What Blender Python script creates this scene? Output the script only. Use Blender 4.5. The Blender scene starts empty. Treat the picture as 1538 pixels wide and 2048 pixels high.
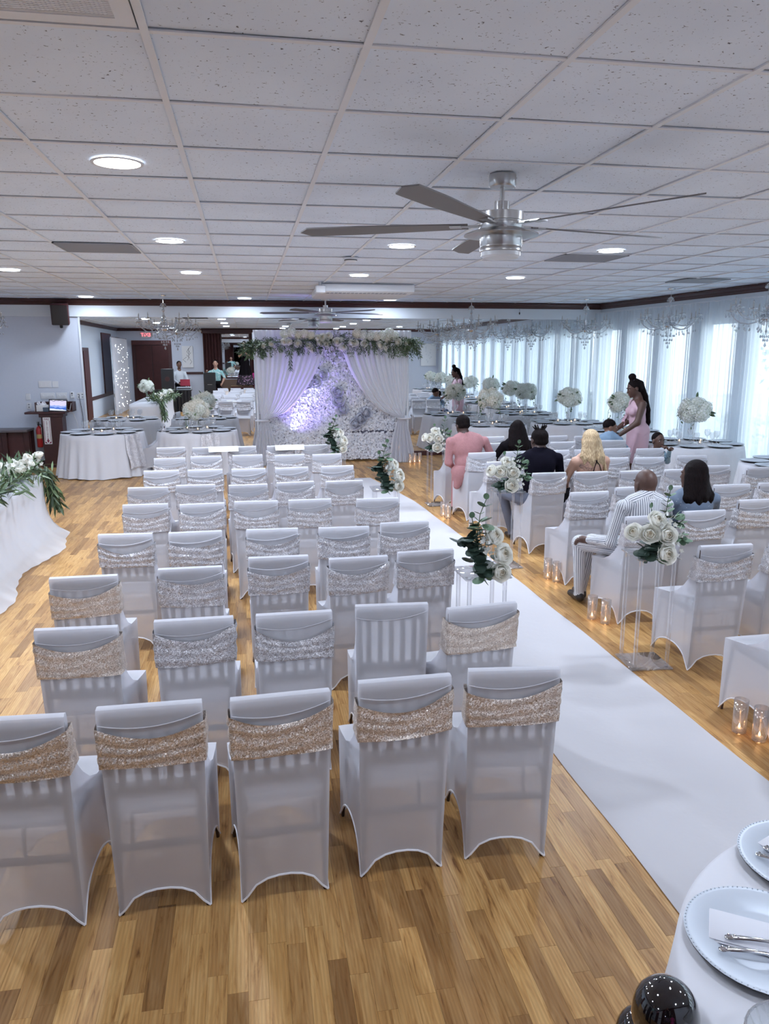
import bpy, bmesh, math, random
import numpy as np
from mathutils import Vector, Matrix, Euler
PI = math.pi
C = bpy.context.scene.collection
S = bpy.context.scene
rnd = random.Random(7)

# ------------------------------------------------------------------ camera, world, exposure
cam_d = bpy.data.cameras.new('camera')
cam = bpy.data.objects.new('camera', cam_d); C.objects.link(cam); S.camera = cam
cam_d.sensor_fit = 'VERTICAL'; cam_d.sensor_height = 36.0; cam_d.sensor_width = 27.0
cam_d.lens = 1530.0 / 2048.0 * 36.0
cam_d.clip_start = 0.02; cam_d.clip_end = 200
PITCH, YAW, ROLL = .2041, .1763, -.002
fw = Vector((math.sin(YAW)*math.cos(PITCH), math.cos(YAW)*math.cos(PITCH), -math.sin(PITCH)))
rt = Vector((math.cos(YAW), -math.sin(YAW), 0)); up = rt.cross(fw)
rt, up = rt*math.cos(ROLL)+up*math.sin(ROLL), up*math.cos(ROLL)-rt*math.sin(ROLL)
M = Matrix((rt, up, -fw)).transposed().to_4x4(); M.translation = Vector((0, 0, 2.15))
cam.matrix_world = M

world = bpy.data.worlds.new('world'); S.world = world; world.use_nodes = True
bg = world.node_tree.nodes['Background']
bg.inputs['Color'].default_value = (.80, .90, 1.0, 1); bg.inputs['Strength'].default_value = 4.6
S.view_settings.view_transform = 'Standard'; S.view_settings.look = 'None'
S.view_settings.gamma = 1.0; S.view_settings.use_curve_mapping = False
S.view_settings.exposure = 0.33
S.cycles.max_bounces = 8; S.cycles.diffuse_bounces = 5; S.cycles.glossy_bounces = 4
S.cycles.transmission_bounces = 6; S.cycles.transparent_max_bounces = 16
S.cycles.sample_clamp_indirect = 4.0; S.cycles.caustics_reflective = True; S.cycles.caustics_refractive = False

CZ = 3.188            # ceiling height
D = 16.04             # back wall
YR = -1.3             # rear wall (behind the camera, seen in the mirror)
XL = -5.12            # wall on the podium side
T = .739; X0 = -.285; Y0 = 2.87      # ceiling grid
def RX(y): return 7.62 + .05*(D-y)   # window wall runs slightly outward

DOWNLIGHT_W = 46.0; NEAR_W = 13.0; WASH_W = 16.0
WARM = (1.0, .93, .84); COOL = (.86, .90, 1.0)

# ------------------------------------------------------------------ materials
def nt(name):
    m = bpy.data.materials.new(name); m.use_nodes = True
    t = m.node_tree; t.nodes.clear()
    o = t.nodes.new('ShaderNodeOutputMaterial')
    return m, t, o
def nd(t, kind, **kw):
    n = t.nodes.new('ShaderNode'+kind)
    for k, v in kw.items():
        if k in n.inputs: n.inputs[k].default_value = v
        else: setattr(n, k, v)
    return n
def c4(c): return (c[0], c[1], c[2], 1)
def srgb(r, g, b):
    f = lambda v: (v/255/12.92) if v/255 <= .04045 else ((v/255+.055)/1.055)**2.4
    return (f(r), f(g), f(b))
def pmat(name, col, rough=.5, metal=0., bump=0., bscale=60., var=0., spec=.5, coat=0., sub=0., emit=None, es=0.):
    m, t, o = nt(name)
    p = nd(t, 'BsdfPrincipled'); t.links.new(p.outputs[0], o.inputs[0])
    p.inputs['Base Color'].default_value = c4(col); p.inputs['Roughness'].default_value = rough
    p.inputs['Metallic'].default_value = metal; p.inputs['Specular IOR Level'].default_value = spec
    p.inputs['Coat Weight'].default_value = coat
    if emit: p.inputs['Emission Color'].default_value = c4(emit); p.inputs['Emission Strength'].default_value = es
    tc = nd(t, 'TexCoord')
    if var:
        n = nd(t, 'TexNoise', Scale=bscale*.3, Detail=4.0); t.links.new(tc.outputs['Object'], n.inputs['Vector'])
        mx = nd(t, 'MixRGB'); mx.inputs[1].default_value = c4([c*(1-var) for c in col]); mx.inputs[2].default_value = c4([min(1, c*(1+var)) for c in col])
        t.links.new(n.outputs['Fac'], mx.inputs[0]); t.links.new(mx.outputs[0], p.inputs['Base Color'])
    if bump:
        n = nd(t, 'TexNoise', Scale=bscale, Detail=3.0); t.links.new(tc.outputs['Object'], n.inputs['Vector'])
        b = nd(t, 'Bump', Strength=bump, Distance=.01); t.links.new(n.outputs['Fac'], b.inputs['Height']); t.links.new(b.outputs[0], p.inputs['Normal'])
    return m
def cloth_mat(name, col, diff=.6, trl=.25, tra=.15, bscale=900.):
    m, t, o = nt(name)
    d = nd(t, 'BsdfDiffuse', Color=c4(col)); l = nd(t, 'BsdfTranslucent', Color=c4(col)); r = nd(t, 'BsdfTransparent', Color=(1, 1, 1, 1))
    a = nd(t, 'MixShader'); a.inputs[0].default_value = trl/(diff+trl)
    t.links.new(d.outputs[0], a.inputs[1]); t.links.new(l.outputs[0], a.inputs[2])
    if tra > 0:
        b = nd(t, 'MixShader'); b.inputs[0].default_value = tra
        t.links.new(a.outputs[0], b.inputs[1]); t.links.new(r.outputs[0], b.inputs[2]); t.links.new(b.outputs[0], o.inputs[0])
    else: t.links.new(a.outputs[0], o.inputs[0])
    tc = nd(t, 'TexCoord'); n = nd(t, 'TexNoise', Scale=14.0, Detail=2.0); t.links.new(tc.outputs['Object'], n.inputs['Vector'])
    bm = nd(t, 'Bump', Strength=.12, Distance=.02); t.links.new(n.outputs['Fac'], bm.inputs['Height']); t.links.new(bm.outputs[0], d.inputs['Normal'])
    return m
def thin_glass(name, tint=(1, 1, 1), base=.06, white=0.0, rough=.02):
    m, t, o = nt(name)
    tr = nd(t, 'BsdfTransparent', Color=c4(tint)); g = nd(t, 'BsdfGlossy', Roughness=rough)
    lw = nd(t, 'LayerWeight', Blend=.35); mth = nd(t, 'Math', operation='MULTIPLY_ADD'); mth.inputs[1].default_value = .7; mth.inputs[2].default_value = base
    t.links.new(lw.outputs['Facing'], mth.inputs[0]); mx = nd(t, 'MixShader')
    t.links.new(mth.outputs[0], mx.inputs[0]); t.links.new(tr.outputs[0], mx.inputs[1]); t.links.new(g.outputs[0], mx.inputs[2])
    if white:
        w = nd(t, 'BsdfDiffuse', Color=(.9, .92, .95, 1)); m2 = nd(t, 'MixShader'); m2.inputs[0].default_value = white
        t.links.new(mx.outputs[0], m2.inputs[1]); t.links.new(w.outputs[0], m2.inputs[2]); t.links.new(m2.outputs[0], o.inputs[0])
    else: t.links.new(mx.outputs[0], o.inputs[0])
    return m
def sequin_mat(name, c1, c2, scale=260.):
    m, t, o = nt(name)
    p = nd(t, 'BsdfPrincipled', Roughness=.35, Metallic=.45); t.links.new(p.outputs[0], o.inputs[0])
    tc = nd(t, 'TexCoord'); v = nd(t, 'TexVoronoi', Scale=scale); t.links.new(tc.outputs['Object'], v.inputs['Vector'])
    mx = nd(t, 'MixRGB'); mx.inputs[1].default_value = c4(c1); mx.inputs[2].default_value = c4(c2)
    sp = nd(t, 'SeparateColor'); t.links.new(v.outputs['Color'], sp.inputs[0])
    n = nd(t, 'TexNoise', Scale=22.0, Detail=3.0); t.links.new(tc.outputs['Object'], n.inputs['Vector'])
    ad = nd(t, 'Math', operation='MULTIPLY'); t.links.new(sp.outputs[0], ad.inputs[0]); t.links.new(n.outputs['Fac'], ad.inputs[1])
    a2 = nd(t, 'Math', operation='MULTIPLY'); a2.inputs[1].default_value = 1.7; t.links.new(ad.outputs[0], a2.inputs[0])
    t.links.new(a2.outputs[0], mx.inputs[0]); t.links.new(mx.outputs[0], p.inputs['Base Color'])
    geo = nd(t, 'NewGeometry'); sub = nd(t, 'VectorMath', operation='SUBTRACT'); sub.inputs[1].default_value = (.5, .5, .5)
    t.links.new(v.outputs['Color'], sub.inputs[0]); sc = nd(t, 'VectorMath', operation='SCALE'); sc.inputs['Scale'].default_value = .9
    t.links.new(sub.outputs[0], sc.inputs[0]); av = nd(t, 'VectorMath', operation='ADD'); t.links.new(geo.outputs['Normal'], av.inputs[0]); t.links.new(sc.outputs[0], av.inputs[1])
    no = nd(t, 'VectorMath', operation='NORMALIZE'); t.links.new(av.outputs[0], no.inputs[0]); t.links.new(no.outputs[0], p.inputs['Normal'])
    return m
def emis(name, col, s):
    m, t, o = nt(name); e = nd(t, 'Emission', Color=c4(col), Strength=s); t.links.new(e.outputs[0], o.inputs[0]); return m
def wood_floor():
    m, t, o = nt('oak_laminate'); p = nd(t, 'BsdfPrincipled', Roughness=.36); t.links.new(p.outputs[0], o.inputs[0])
    p.inputs['Specular IOR Level'].default_value = .28
    at = nd(t, 'Attribute', attribute_name='tone'); tc = nd(t, 'TexCoord')
    mp = nd(t, 'Mapping'); mp.inputs['Scale'].default_value = (26, 2.2, 1)
    off = nd(t, 'CombineXYZ'); mu = nd(t, 'Math', operation='MULTIPLY'); mu.inputs[1].default_value = 371.0
    t.links.new(at.outputs['Fac'], mu.inputs[0]); t.links.new(mu.outputs[0], off.inputs[0]); t.links.new(mu.outputs[0], off.inputs[1])
    t.links.new(tc.outputs['Object'], mp.inputs['Vector']); t.links.new(off.outputs[0], mp.inputs['Location'])
    n = nd(t, 'TexNoise', Scale=1.6, Detail=7.0, Roughness=.62, Distortion=.9); t.links.new(mp.outputs[0], n.inputs['Vector'])
    r = nd(t, 'ValToRGB'); e = r.color_ramp.elements
    e[0].position = .27; e[0].color = (.16, .060, .016, 1); e[1].position = .66; e[1].color = (.60, .36, .145, 1)
    k = e.new(.42); k.color = (.46, .24, .078, 1)
    t.links.new(n.outputs['Fac'], r.inputs[0])
    # cathedral figure
    w = nd(t, 'TexWave', Scale=.9, Distortion=5.0, Detail=2.0); w.bands_direction = 'X'
    t.links.new(mp.outputs[0], w.inputs['Vector'])
    mm = nd(t, 'MixRGB', blend_type='MULTIPLY'); mm.inputs[0].default_value = .15; t.links.new(r.outputs[0], mm.inputs[1]); t.links.new(w.outputs['Color'], mm.inputs[2])
    tr = nd(t, 'ValToRGB'); te = tr.color_ramp.elements; te[0].color = (.60, .55, .52, 1); te[1].color = (1.22, 1.25, 1.22, 1); q = te.new(.45); q.color = (.95, .93, .9, 1)
    t.links.new(at.outputs['Fac'], tr.inputs[0])
    m2 = nd(t, 'MixRGB', blend_type='MULTIPLY'); m2.inputs[0].default_value = 1.0; t.links.new(mm.outputs[0], m2.inputs[1]); t.links.new(tr.outputs[0], m2.inputs[2])
    t.links.new(m2.outputs[0], p.inputs['Base Color'])
    b = nd(t, 'Bump', Strength=.05, Distance=.004); t.links.new(n.outputs['Fac'], b.inputs['Height']); t.links.new(b.outputs[0], p.inputs['Normal'])
    return m
def tile_mat():
    m, t, o = nt('fissured_tile'); p = nd(t, 'BsdfPrincipled', Roughness=.9); t.links.new(p.outputs[0], o.inputs[0])
    geo = nd(t, 'NewGeometry')
    n = nd(t, 'TexNoise', Scale=70.0, Detail=2.0, Roughness=.5, Distortion=.6); t.links.new(geo.outputs['Position'], n.inputs['Vector'])
    r = nd(t, 'ValToRGB'); e = r.color_ramp.elements; e[0].position = .27; e[0].color = (.10, .10, .12, 1); e[1].position = .335; e[1].color = (.81, .89, 1.0, 1)
    t.links.new(n.outputs['Fac'], r.inputs[0])
    n2 = nd(t, 'TexNoise', Scale=1.3, Detail=3.0); t.links.new(geo.outputs['Position'], n2.inputs['Vector'])
    r2 = nd(t, 'ValToRGB'); e = r2.color_ramp.elements; e[0].position = .3; e[0].color = (.91, .91, .92, 1); e[1].position = .6; e[1].color = (1, 1, 1, 1)
    t.links.new(n2.outputs['Fac'], r2.inputs[0])
    mx = nd(t, 'MixRGB', blend_type='MULTIPLY'); mx.inputs[0].default_value = 1; t.links.new(r.outputs[0], mx.inputs[1]); t.links.new(r2.outputs[0], mx.inputs[2])
    t.links.new(mx.outputs[0], p.inputs['Base Color'])
    return m
def stripe_mat(name, base, dark, period):
    m, t, o = nt(name); p = nd(t, 'BsdfPrincipled', Roughness=.8); t.links.new(p.outputs[0], o.inputs[0])
    at = nd(t, 'Attribute', attribute_name='arc'); mu = nd(t, 'Math', operation='DIVIDE'); mu.inputs[1].default_value = period
    fr = nd(t, 'Math', operation='FRACT'); gt = nd(t, 'Math', operation='GREATER_THAN'); gt.inputs[1].default_value = .72
    t.links.new(at.outputs['Fac'], mu.inputs[0]); t.links.new(mu.outputs[0], fr.inputs[0]); t.links.new(fr.outputs[0], gt.inputs[0])
    mx = nd(t, 'MixRGB'); mx.inputs[1].default_value = c4(base); mx.inputs[2].default_value = c4(dark)
    t.links.new(gt.outputs[0], mx.inputs[0]); t.links.new(mx.outputs[0], p.inputs['Base Color']); return m
def spots_mat(name, base, dot, scale, lim=.12):
    m, t, o = nt(name); p = nd(t, 'BsdfPrincipled', Roughness=.85); t.links.new(p.outputs[0], o.inputs[0])
    tc = nd(t, 'TexCoord'); v = nd(t, 'TexVoronoi', Scale=scale); t.links.new(tc.outputs['Object'], v.inputs['Vector'])
    lt = nd(t, 'Math', operation='LESS_THAN'); lt.inputs[1].default_value = lim; t.links.new(v.outputs['Distance'], lt.inputs[0])
    mx = nd(t, 'MixRGB'); mx.inputs[1].default_value = c4(base); mx.inputs[2].default_value = c4(dot); t.links.new(lt.outputs[0], mx.inputs[0]); t.links.new(mx.outputs[0], p.inputs['Base Color']); return m
def attr_mix(name, a, b, rough=.6, attr='tone', trl=.0):
    m, t, o = nt(name); p = nd(t, 'BsdfPrincipled', Roughness=rough)
    at = nd(t, 'Attribute', attribute_name=attr); mx = nd(t, 'MixRGB'); mx.inputs[1].default_value = c4(a); mx.inputs[2].default_value = c4(b)
    t.links.new(at.outputs['Fac'], mx.inputs[0]); t.links.new(mx.outputs[0], p.inputs['Base Color'])
    if trl:
        l = nd(t, 'BsdfTranslucent'); t.links.new(mx.outputs[0], l.inputs['Color']); s = nd(t, 'MixShader'); s.inputs[0].default_value = trl
        t.links.new(p.outputs[0], s.inputs[1]); t.links.new(l.outputs[0], s.inputs[2]); t.links.new(s.outputs[0], o.inputs[0])
    else: t.links.new(p.outputs[0], o.inputs[0])
    return m

MT = dict(
 floor=wood_floor(), tile=tile_mat(),
 tee=pmat('tee_enamel', (.80, .81, .84), .5), void=pmat('plenum_dark', (.02, .02, .022), .9),
 wall=pmat('grey_blue_paint', (.60, .64, .73), .75, bump=.03, bscale=90, var=.03), wallw=pmat('pale_blue_paint', (.66, .75, .85), .7, var=.03),
 header=pmat('header_paint', (.70, .74, .79), .6), dark=pmat('mahogany_stain', (.050, .012, .012), .38, var=.3, bscale=40),
 darkw=pmat('mahogany_veneer', (.075, .020, .020), .42, var=.35, bscale=30), mirror=pmat('mirror_silver', (.90, .92, .93), .004, 1.0),
 cover=cloth_mat('spandex_cover', (.84, .84, .89), .60, .30, .22), linen=cloth_mat('white_linen', (.80, .80, .845), .8, .2, 0),
 tulle=cloth_mat('white_tulle', (.86, .87, .90), .55, .35, .22), drape=cloth_mat('white_voile', (.84, .84, .88), .62, .34, .03),
 sheer=cloth_mat('sheer_voile', (.86, .92, .97), .30, .55, .20), runner=cloth_mat('aisle_fabric', (.60, .585, .605), .88, .04, .07),
 frame=pmat('dark_chair_wood', (.045, .022, .016), .4), hem=pmat('elastic_hem', (.86, .86, .9), .7),
 sq_s=sequin_mat('silver_sequin', (.40, .38, .40), (.98, .97, 1.0)), sq_c=sequin_mat('champagne_sequin', (.60, .50, .43), (.96, .87, .79)),  # sq_c: silver sequins with the warm floor reflection put into the colour
 metal=pmat('brushed_nickel', (.55, .54, .53), .28, 1.0), chrome=pmat('chrome', (.82, .83, .85), .08, 1.0), silver=pmat('silver_lacquer', (.52, .56, .62), .42, .25),
 blade=pmat('taupe_blade', (.16, .15, .15), .5), white=pmat('white_plastic', (.72, .73, .76), .4), frost=pmat('frosted_glass', (.72, .73, .75), .35),
 black=pmat('black_plastic', (.012, .011, .013), .35), vent=pmat('grey_louver', (.27, .28, .31), .55), ac=pmat('ac_white', (.72, .73, .76), .5),
 glass=thin_glass('clear_glass', (.97, .975, .985), .13, .07), acryl=thin_glass('clear_acrylic', (.96, .96, .97), .07, .05), crystal=thin_glass('crystal', (.80, .82, .85), .30, .08, .05),
 pane=thin_glass('window_pane', (.97, .99, 1), .02), candle=pmat('candle_wax', (.82, .78, .7), .5), flame=emis('flame', (1, .60, .30), 14.),
 lamp=emis('led_disc', (.92, .95, 1.0), 9.), rose=attr_mix('ivory_rose', (.92, .91, .85), (.86, .74, .54), .6, trl=.28), hyd=attr_mix('white_hydrangea', (.66, .70, .58), (.90, .90, .86), .7, trl=.2),
 hydp=attr_mix('blush_hydrangea', (.70, .68, .55), (.91, .86, .77), .7, trl=.2), wallfl=attr_mix('white_silk_petals', (.55, .56, .64), (.88, .88, .92), .7), filler=pmat('white_blossom', (.82, .83, .78), .6),
 euca=pmat('eucalyptus_leaf', (.030, .058, .042), .55, var=.5, bscale=30), eucal=pmat('pale_eucalyptus_leaf', (.11, .19, .11), .55, var=.3, bscale=30), leaf=attr_mix('willow_leaf', (.020, .045, .025), (.13, .19, .085), .5),
 stem=pmat('green_stem', (.06, .10, .04), .6), red=pmat('extinguisher_red', (.30, .012, .012), .3), paper=pmat('white_card', (.80, .80, .80), .6),
 balloon=pmat('black_latex', (.006, .004, .005), .06, coat=1.0), tmetal=pmat('table_leg_metal', (.10, .10, .11), .4), wood=pmat('table_ply', (.30, .2, .12), .6),
 brown=pmat('brown_curtain', (.055, .014, .014), .8, var=.3, bscale=20), pave=pmat('pale_paving', (.42, .43, .44), .8, var=.1, bscale=3), bark=pmat('bark', (.10, .07, .05), .9),
)

# ------------------------------------------------------------------ mesh helpers
class MB:
    def __init__(s): s.v = []; s.f = []; s.m = []; s.t = []; s.cm = 0; s.ct = .5
    def add(s, vs, fs, mi=None, tone=None):
        o = len(s.v); s.v.extend([tuple(p) for p in vs])
        for f in fs: s.f.append([i+o for i in f]); s.m.append(s.cm if mi is None else mi); s.t.append(s.ct if tone is None else tone)
        return s
    def box(s, a, b, mi=None, mat=None, tone=None):
        x0, y0, z0 = a; x1, y1, z1 = b
        vs = [(x0, y0, z0), (x1, y0, z0), (x1, y1, z0), (x0, y1, z0), (x0, y0, z1), (x1, y0, z1), (x1, y1, z1), (x0, y1, z1)]
        if mat: vs = [mat @ Vector(p) for p in vs]
        return s.add(vs, [(3, 2, 1, 0), (4, 5, 6, 7), (0, 1, 5, 4), (1, 2, 6, 5), (2, 3, 7, 6), (3, 0, 4, 7)], mi, tone)
    def bbox(s, a, b, bev=.006, mi=None):       # box with chamfered vertical and top edges
        x0, y0, z0 = a; x1, y1, z1 = b; e = bev
        def ring(i, z): return [(x0+i, y0+e+i, z), (x0+e+i, y0+i, z), (x1-e-i, y0+i, z), (x1-i, y0+e+i, z), (x1-i, y1-e-i, z), (x1-e-i, y1-i, z), (x0+e+i, y1-i, z), (x0+i, y1-e-i, z)]
        R = [ring(e, z0), ring(0, z0+e), ring(0, z1-e), ring(e, z1)]; vs = sum(R, []); fs = [tuple(range(7, -1, -1)), tuple(range(24, 32))]
        for k in range(3):
            for i in range(8): j = (i+1) % 8; fs.append((k*8+i, k*8+j, k*8+8+j, k*8+8+i))
        return s.add(vs, fs, mi)
    def tube(s, pts, r, n=8, mi=None, cap=True, tone=None):
        pts = [Vector(p) for p in pts]; rs = r if isinstance(r, (list, tuple)) else [r]*len(pts)
        vs = []; ref = None
        for i, p in enumerate(pts):
            d = (pts[min(i+1, len(pts)-1)]-pts[max(i-1, 0)])
            d = d.normalized() if d.length > 1e-9 else Vector((0, 0, 1))
            if ref is None: ref = Vector((1, 0, 0)) if abs(d.x) < .8 else Vector((0, 1, 0))
            a = (ref-d*ref.dot(d)).normalized(); b = d.cross(a); ref = a
            for k in range(n): t = 2*PI*k/n; vs.append(p+a*(rs[i]*math.cos(t))+b*(rs[i]*math.sin(t)))
        fs = []
        for i in range(len(pts)-1):
            for k in range(n): j = (k+1) % n; fs.append((i*n+k, i*n+j, i*n+n+j, i*n+n+k))
        if cap: fs.append(tuple(range(n-1, -1, -1))); fs.append(tuple(range((len(pts)-1)*n, len(pts)*n)))
        return s.add(vs, fs, mi, tone)
    def lathe(s, prof, n=24, c=(0, 0, 0), mi=None, sc=(1, 1), close=False, tone=None):
        vs = []
        for r, z in prof:
            for k in range(n): t = 2*PI*k/n; vs.append((c[0]+r*math.cos(t)*sc[0], c[1]+r*math.sin(t)*sc[1], c[2]+z))
        fs = []
        for i in range(len(prof)-1):
            for k in range(n): j = (k+1) % n; fs.append((i*n+k, i*n+j, i*n+n+j, i*n+n+k))
        if prof[0][0] > 1e-4 and close: fs.append(tuple(range(n-1, -1, -1)))
        if prof[-1][0] > 1e-4 and close: fs.append(tuple(range((len(prof)-1)*n, len(prof)*n)))
        return s.add(vs, fs, mi, tone)
    def ball(s, c, r, n=10, mi=None, rot=None, tone=None):
        r = r if isinstance(r, (list, tuple)) else (r, r, r)
        vs = []; fs = []; h = max(4, n//2+1)
        for i in range(h+1):
            a = PI*i/h
            for k in range(n):
                t = 2*PI*k/n; p = Vector((r[0]*math.sin(a)*math.cos(t), r[1]*math.sin(a)*math.sin(t), -r[2]*math.cos(a)))
                if rot: p = rot @ p
                vs.append(Vector(c)+p)
        for i in range(h):
            for k in range(n): j = (k+1) % n; fs.append((i*n+k, i*n+j, i*n+n+j, i*n+n+k))
        return s.add(vs, fs, mi, tone)
    def grid(s, fn, nu, nv, mi=None, tone=None, flip=False):
        vs = [fn(i/nu, j/nv) for j in range(nv+1) for i in range(nu+1)]; w = nu+1
        fs = [(j*w+i, j*w+i+1, (j+1)*w+i+1, (j+1)*w+i) for j in range(nv) for i in range(nu)]
        if flip: fs = [f[::-1] for f in fs]
        return s.add(vs, fs, mi, tone)
    def leaf(s, p, d, nrm, L, W, mi=None, tone=None, bend=.12, n=3):
        p = Vector(p); d = Vector(d).normalized(); nrm = Vector(nrm); nrm = (nrm-d*nrm.dot(d)); nrm = nrm.normalized() if nrm.length > 1e-6 else Vector((0, 0, 1))
        x = d.cross(nrm); vs = [p]; fs = []
        for i in range(1, n):
            t = i/n; w = W*math.sin(PI*min(t*1.05, 1))**.8*.5; q = p+d*(L*t)-nrm*(bend*L*t*t)
            vs += [q-x*w, q-nrm*(W*.10), q+x*w]
        vs.append(p+d*L-nrm*(bend*L)); e = len(vs)-1
        fs += [(0, 2, 1), (0, 3, 2)]
        for i in range(n-2): b = 1+i*3; fs += [(b, b+1, b+4, b+3), (b+1, b+2, b+5, b+4)]
        b = 1+(n-2)*3; fs += [(b, b+1, e), (b+1, b+2, e)]
        return s.add(vs, fs, mi, tone)
    def disc_leaf(s, p, d, nrm, R, mi=None, tone=None):
        p = Vector(p); d = Vector(d).normalized(); nrm = Vector(nrm); nrm = (nrm-d*nrm.dot(d)).normalized(); x = d.cross(nrm)
        c = p+d*R; vs = [c-nrm*R*.16]+[c+d*(R*math.cos(t))*1.05+x*(R*math.sin(t)) for t in [2*PI*k/10 for k in range(10)]]
        return s.add(vs, [(0, 1+k, 1+(k+1) % 10) for k in range(10)], mi, tone)
    def mesh(s, name, mats, smooth=True, tone=False):
        me = bpy.data.meshes.new(name); me.from_pydata([tuple(p) for p in s.v], [], s.f)
        mats = mats if isinstance(mats, (list, tuple)) else [mats]
        for m in mats: me.materials.append(m)
        if len(mats) > 1: me.polygons.foreach_set('material_index', s.m)
        if smooth: me.polygons.foreach_set('use_smooth', [True]*len(me.polygons))
        if tone:
            a = me.attributes.new('tone', 'FLOAT', 'FACE'); a.data.foreach_set('value', s.t)
        me.update(); return me
def autosmooth(me, ang=40):
    bm = bmesh.new(); bm.from_mesh(me)
    for e in bm.edges:
        if len(e.link_faces) == 2 and e.calc_face_angle(0) > math.radians(ang): e.smooth = False
    bm.to_mesh(me); bm.free(); return me
def link(name, me, parent=None, loc=None, rot=None):
    o = bpy.data.objects.new(name, me); C.objects.link(o)
    if parent is not None: o.parent = parent; KIDS.setdefault(parent.name, []).append(o)
    if loc is not None: o.location = loc
    if rot is not None: o.rotation_euler = rot
    return o
def part(name, mb, mats, parent=None, smooth=True, tone=False, ang=40, loc=None, rot=None, label=None):
    me = mb.mesh(name, mats, smooth, tone) if isinstance(mb, MB) else mb
    if smooth and ang and isinstance(mb, MB): autosmooth(me, ang)
    o = link(name, me, parent, loc, rot)
    if label: o['label'] = label
    return o
def tag(o, label, cat, group=None, kind=None):
    o['label'] = label; o['category'] = cat
    if group: o['group'] = group
    if kind: o['kind'] = kind
    return o
def thing(name, label, cat, loc=(0, 0, 0), rz=0., group=None):
    o = bpy.data.objects.new(name, None); C.objects.link(o); o.empty_display_size = .1
    o.location = loc; o.rotation_euler = (0, 0, rz); return tag(o, label, cat, group)
def struct(name, mb, mats, parent=None, smooth=False, **k):
    o = part(name, mb, mats, parent, smooth, **k)
    if parent is None: o['kind'] = 'structure'
    return o
KIDS = {}
def dup(root, loc=None, rz=None, label=None, group=None, scale=None):
    def rec(o, par):
        c = o.copy(); C.objects.link(c); c.parent = par; KIDS.setdefault(par.name, []).append(c)
        for ch in KIDS.get(o.name, []): rec(ch, c)
        return c
    r = root.copy(); C.objects.link(r)
    for ch in KIDS.get(root.name, []): rec(ch, r)
    if loc is not None: r.location = loc
    if rz is not None: r.rotation_euler = (0, 0, rz)
    if scale: r.scale = scale
    if label: r['label'] = label
    if group: r['group'] = group
    elif 'group' in r.keys() and group == '': del r['group']
    return r
def rv(r=rnd):
    while True:
        v = Vector((r.uniform(-1, 1), r.uniform(-1, 1), r.uniform(-1, 1)))
        if .05 < v.length < 1: return v.normalized()
def text_mesh(txt, size, depth, name, spacing=1.0):
    cu = bpy.data.curves.new(name, 'FONT'); cu.body = txt; cu.size = size; cu.extrude = depth; cu.align_x = 'CENTER'; cu.align_y = 'CENTER'; cu.space_character = spacing
    o = bpy.data.objects.new(name, cu); C.objects.link(o); dg = bpy.context.evaluated_depsgraph_get(); dg.update()
    me = bpy.data.meshes.new_from_object(o.evaluated_get(dg)); bpy.data.objects.remove(o); bpy.data.curves.remove(cu); return me
def area(name, loc, size, power, col, parent=None, rot=(0, 0, 0), shape='DISK', sy=None, spread=PI):
    l = bpy.data.lights.new(name, 'AREA'); l.shape = shape; l.size = size; l.energy = power; l.color = col; l.spread = spread
    if sy: l.size_y = sy
    o = bpy.data.objects.new(name, l); C.objects.link(o); o.location = loc; o.rotation_euler = rot
    if parent is not None: o.parent = parent
    return o

# ================================================================== the room
XR0, XR1 = RX(D), RX(YR)
def wallbox(mb, p0, p1, z0, z1, th, out):   # slab between plan points, thickness away along out
    a = Vector((p0[0], p0[1], 0)); b = Vector((p1[0], p1[1], 0)); o = Vector((out[0], out[1], 0))*th
    vs = [a+Vector((0, 0, z0)), b+Vector((0, 0, z0)), b+o+Vector((0, 0, z0)), a+o+Vector((0, 0, z0)), a+Vector((0, 0, z1)), b+Vector((0, 0, z1)), b+o+Vector((0, 0, z1)), a+o+Vector((0, 0, z1))]
    mb.add(vs, [(3, 2, 1, 0), (4, 5, 6, 7), (0, 1, 5, 4), (1, 2, 6, 5), (2, 3, 7, 6), (3, 0, 4, 7)])
WD = Vector((XR1-XR0, YR-D, 0)).normalized(); WO = Vector((-WD.y, WD.x, 0))   # along window wall, outward normal
if WO.x < 0: WO = -WO
floor = struct('floor', MB().box((XL-.2, YR-.2, -.12), (XR1+.3, D+.2, -.011)), MT['frame'])
ceiling = struct('ceiling', MB().box((XL-.2, YR-.2, CZ+.05), (XR1+.3, D+.2, CZ+.15)), MT['void'])
# wood strips: the 300 that show largest are parts, the rest one joined part
strips = []
PW = .0705
frng = random.Random(3)
ix0, ix1 = int(math.floor(XL/PW)), int(math.ceil(XR1/PW))
for ix in range(ix0, ix1):
    y = YR-frng.uniform(0, .5)
    while y < D:
        L = frng.choice((.34, .42, .5, .5, .62, .75)) + frng.uniform(-.03, .03)
        x = ix*PW
        if x < RX(min(max(y, YR), D))+.1: strips.append((x, y, L, frng.random()))
        y += L
def strip_mb(mb, x, y, L, tone, dz):
    g = .0002; x0, x1, y0, y1 = x+g, x+PW-g, y+g, y+L-g; b = .0004
    vs = [(x0, y0, -.010), (x1, y0, -.010), (x1, y1, -.010), (x0, y1, -.010), (x0, y0, dz-b), (x1, y0, dz-b), (x1, y1, dz-b), (x0, y1, dz-b), (x0+b, y0+b, dz), (x1-b, y0+b, dz), (x1-b, y1-b, dz), (x0+b, y1-b, dz)]
    fs = [(0, 1, 5, 4), (1, 2, 6, 5), (2, 3, 7, 6), (3, 0, 4, 7), (4, 5, 9, 8), (5, 6, 10, 9), (6, 7, 11, 10), (7, 4, 8, 11), (8, 9, 10, 11)]
    mb.add(vs, fs, 0, tone)
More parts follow.
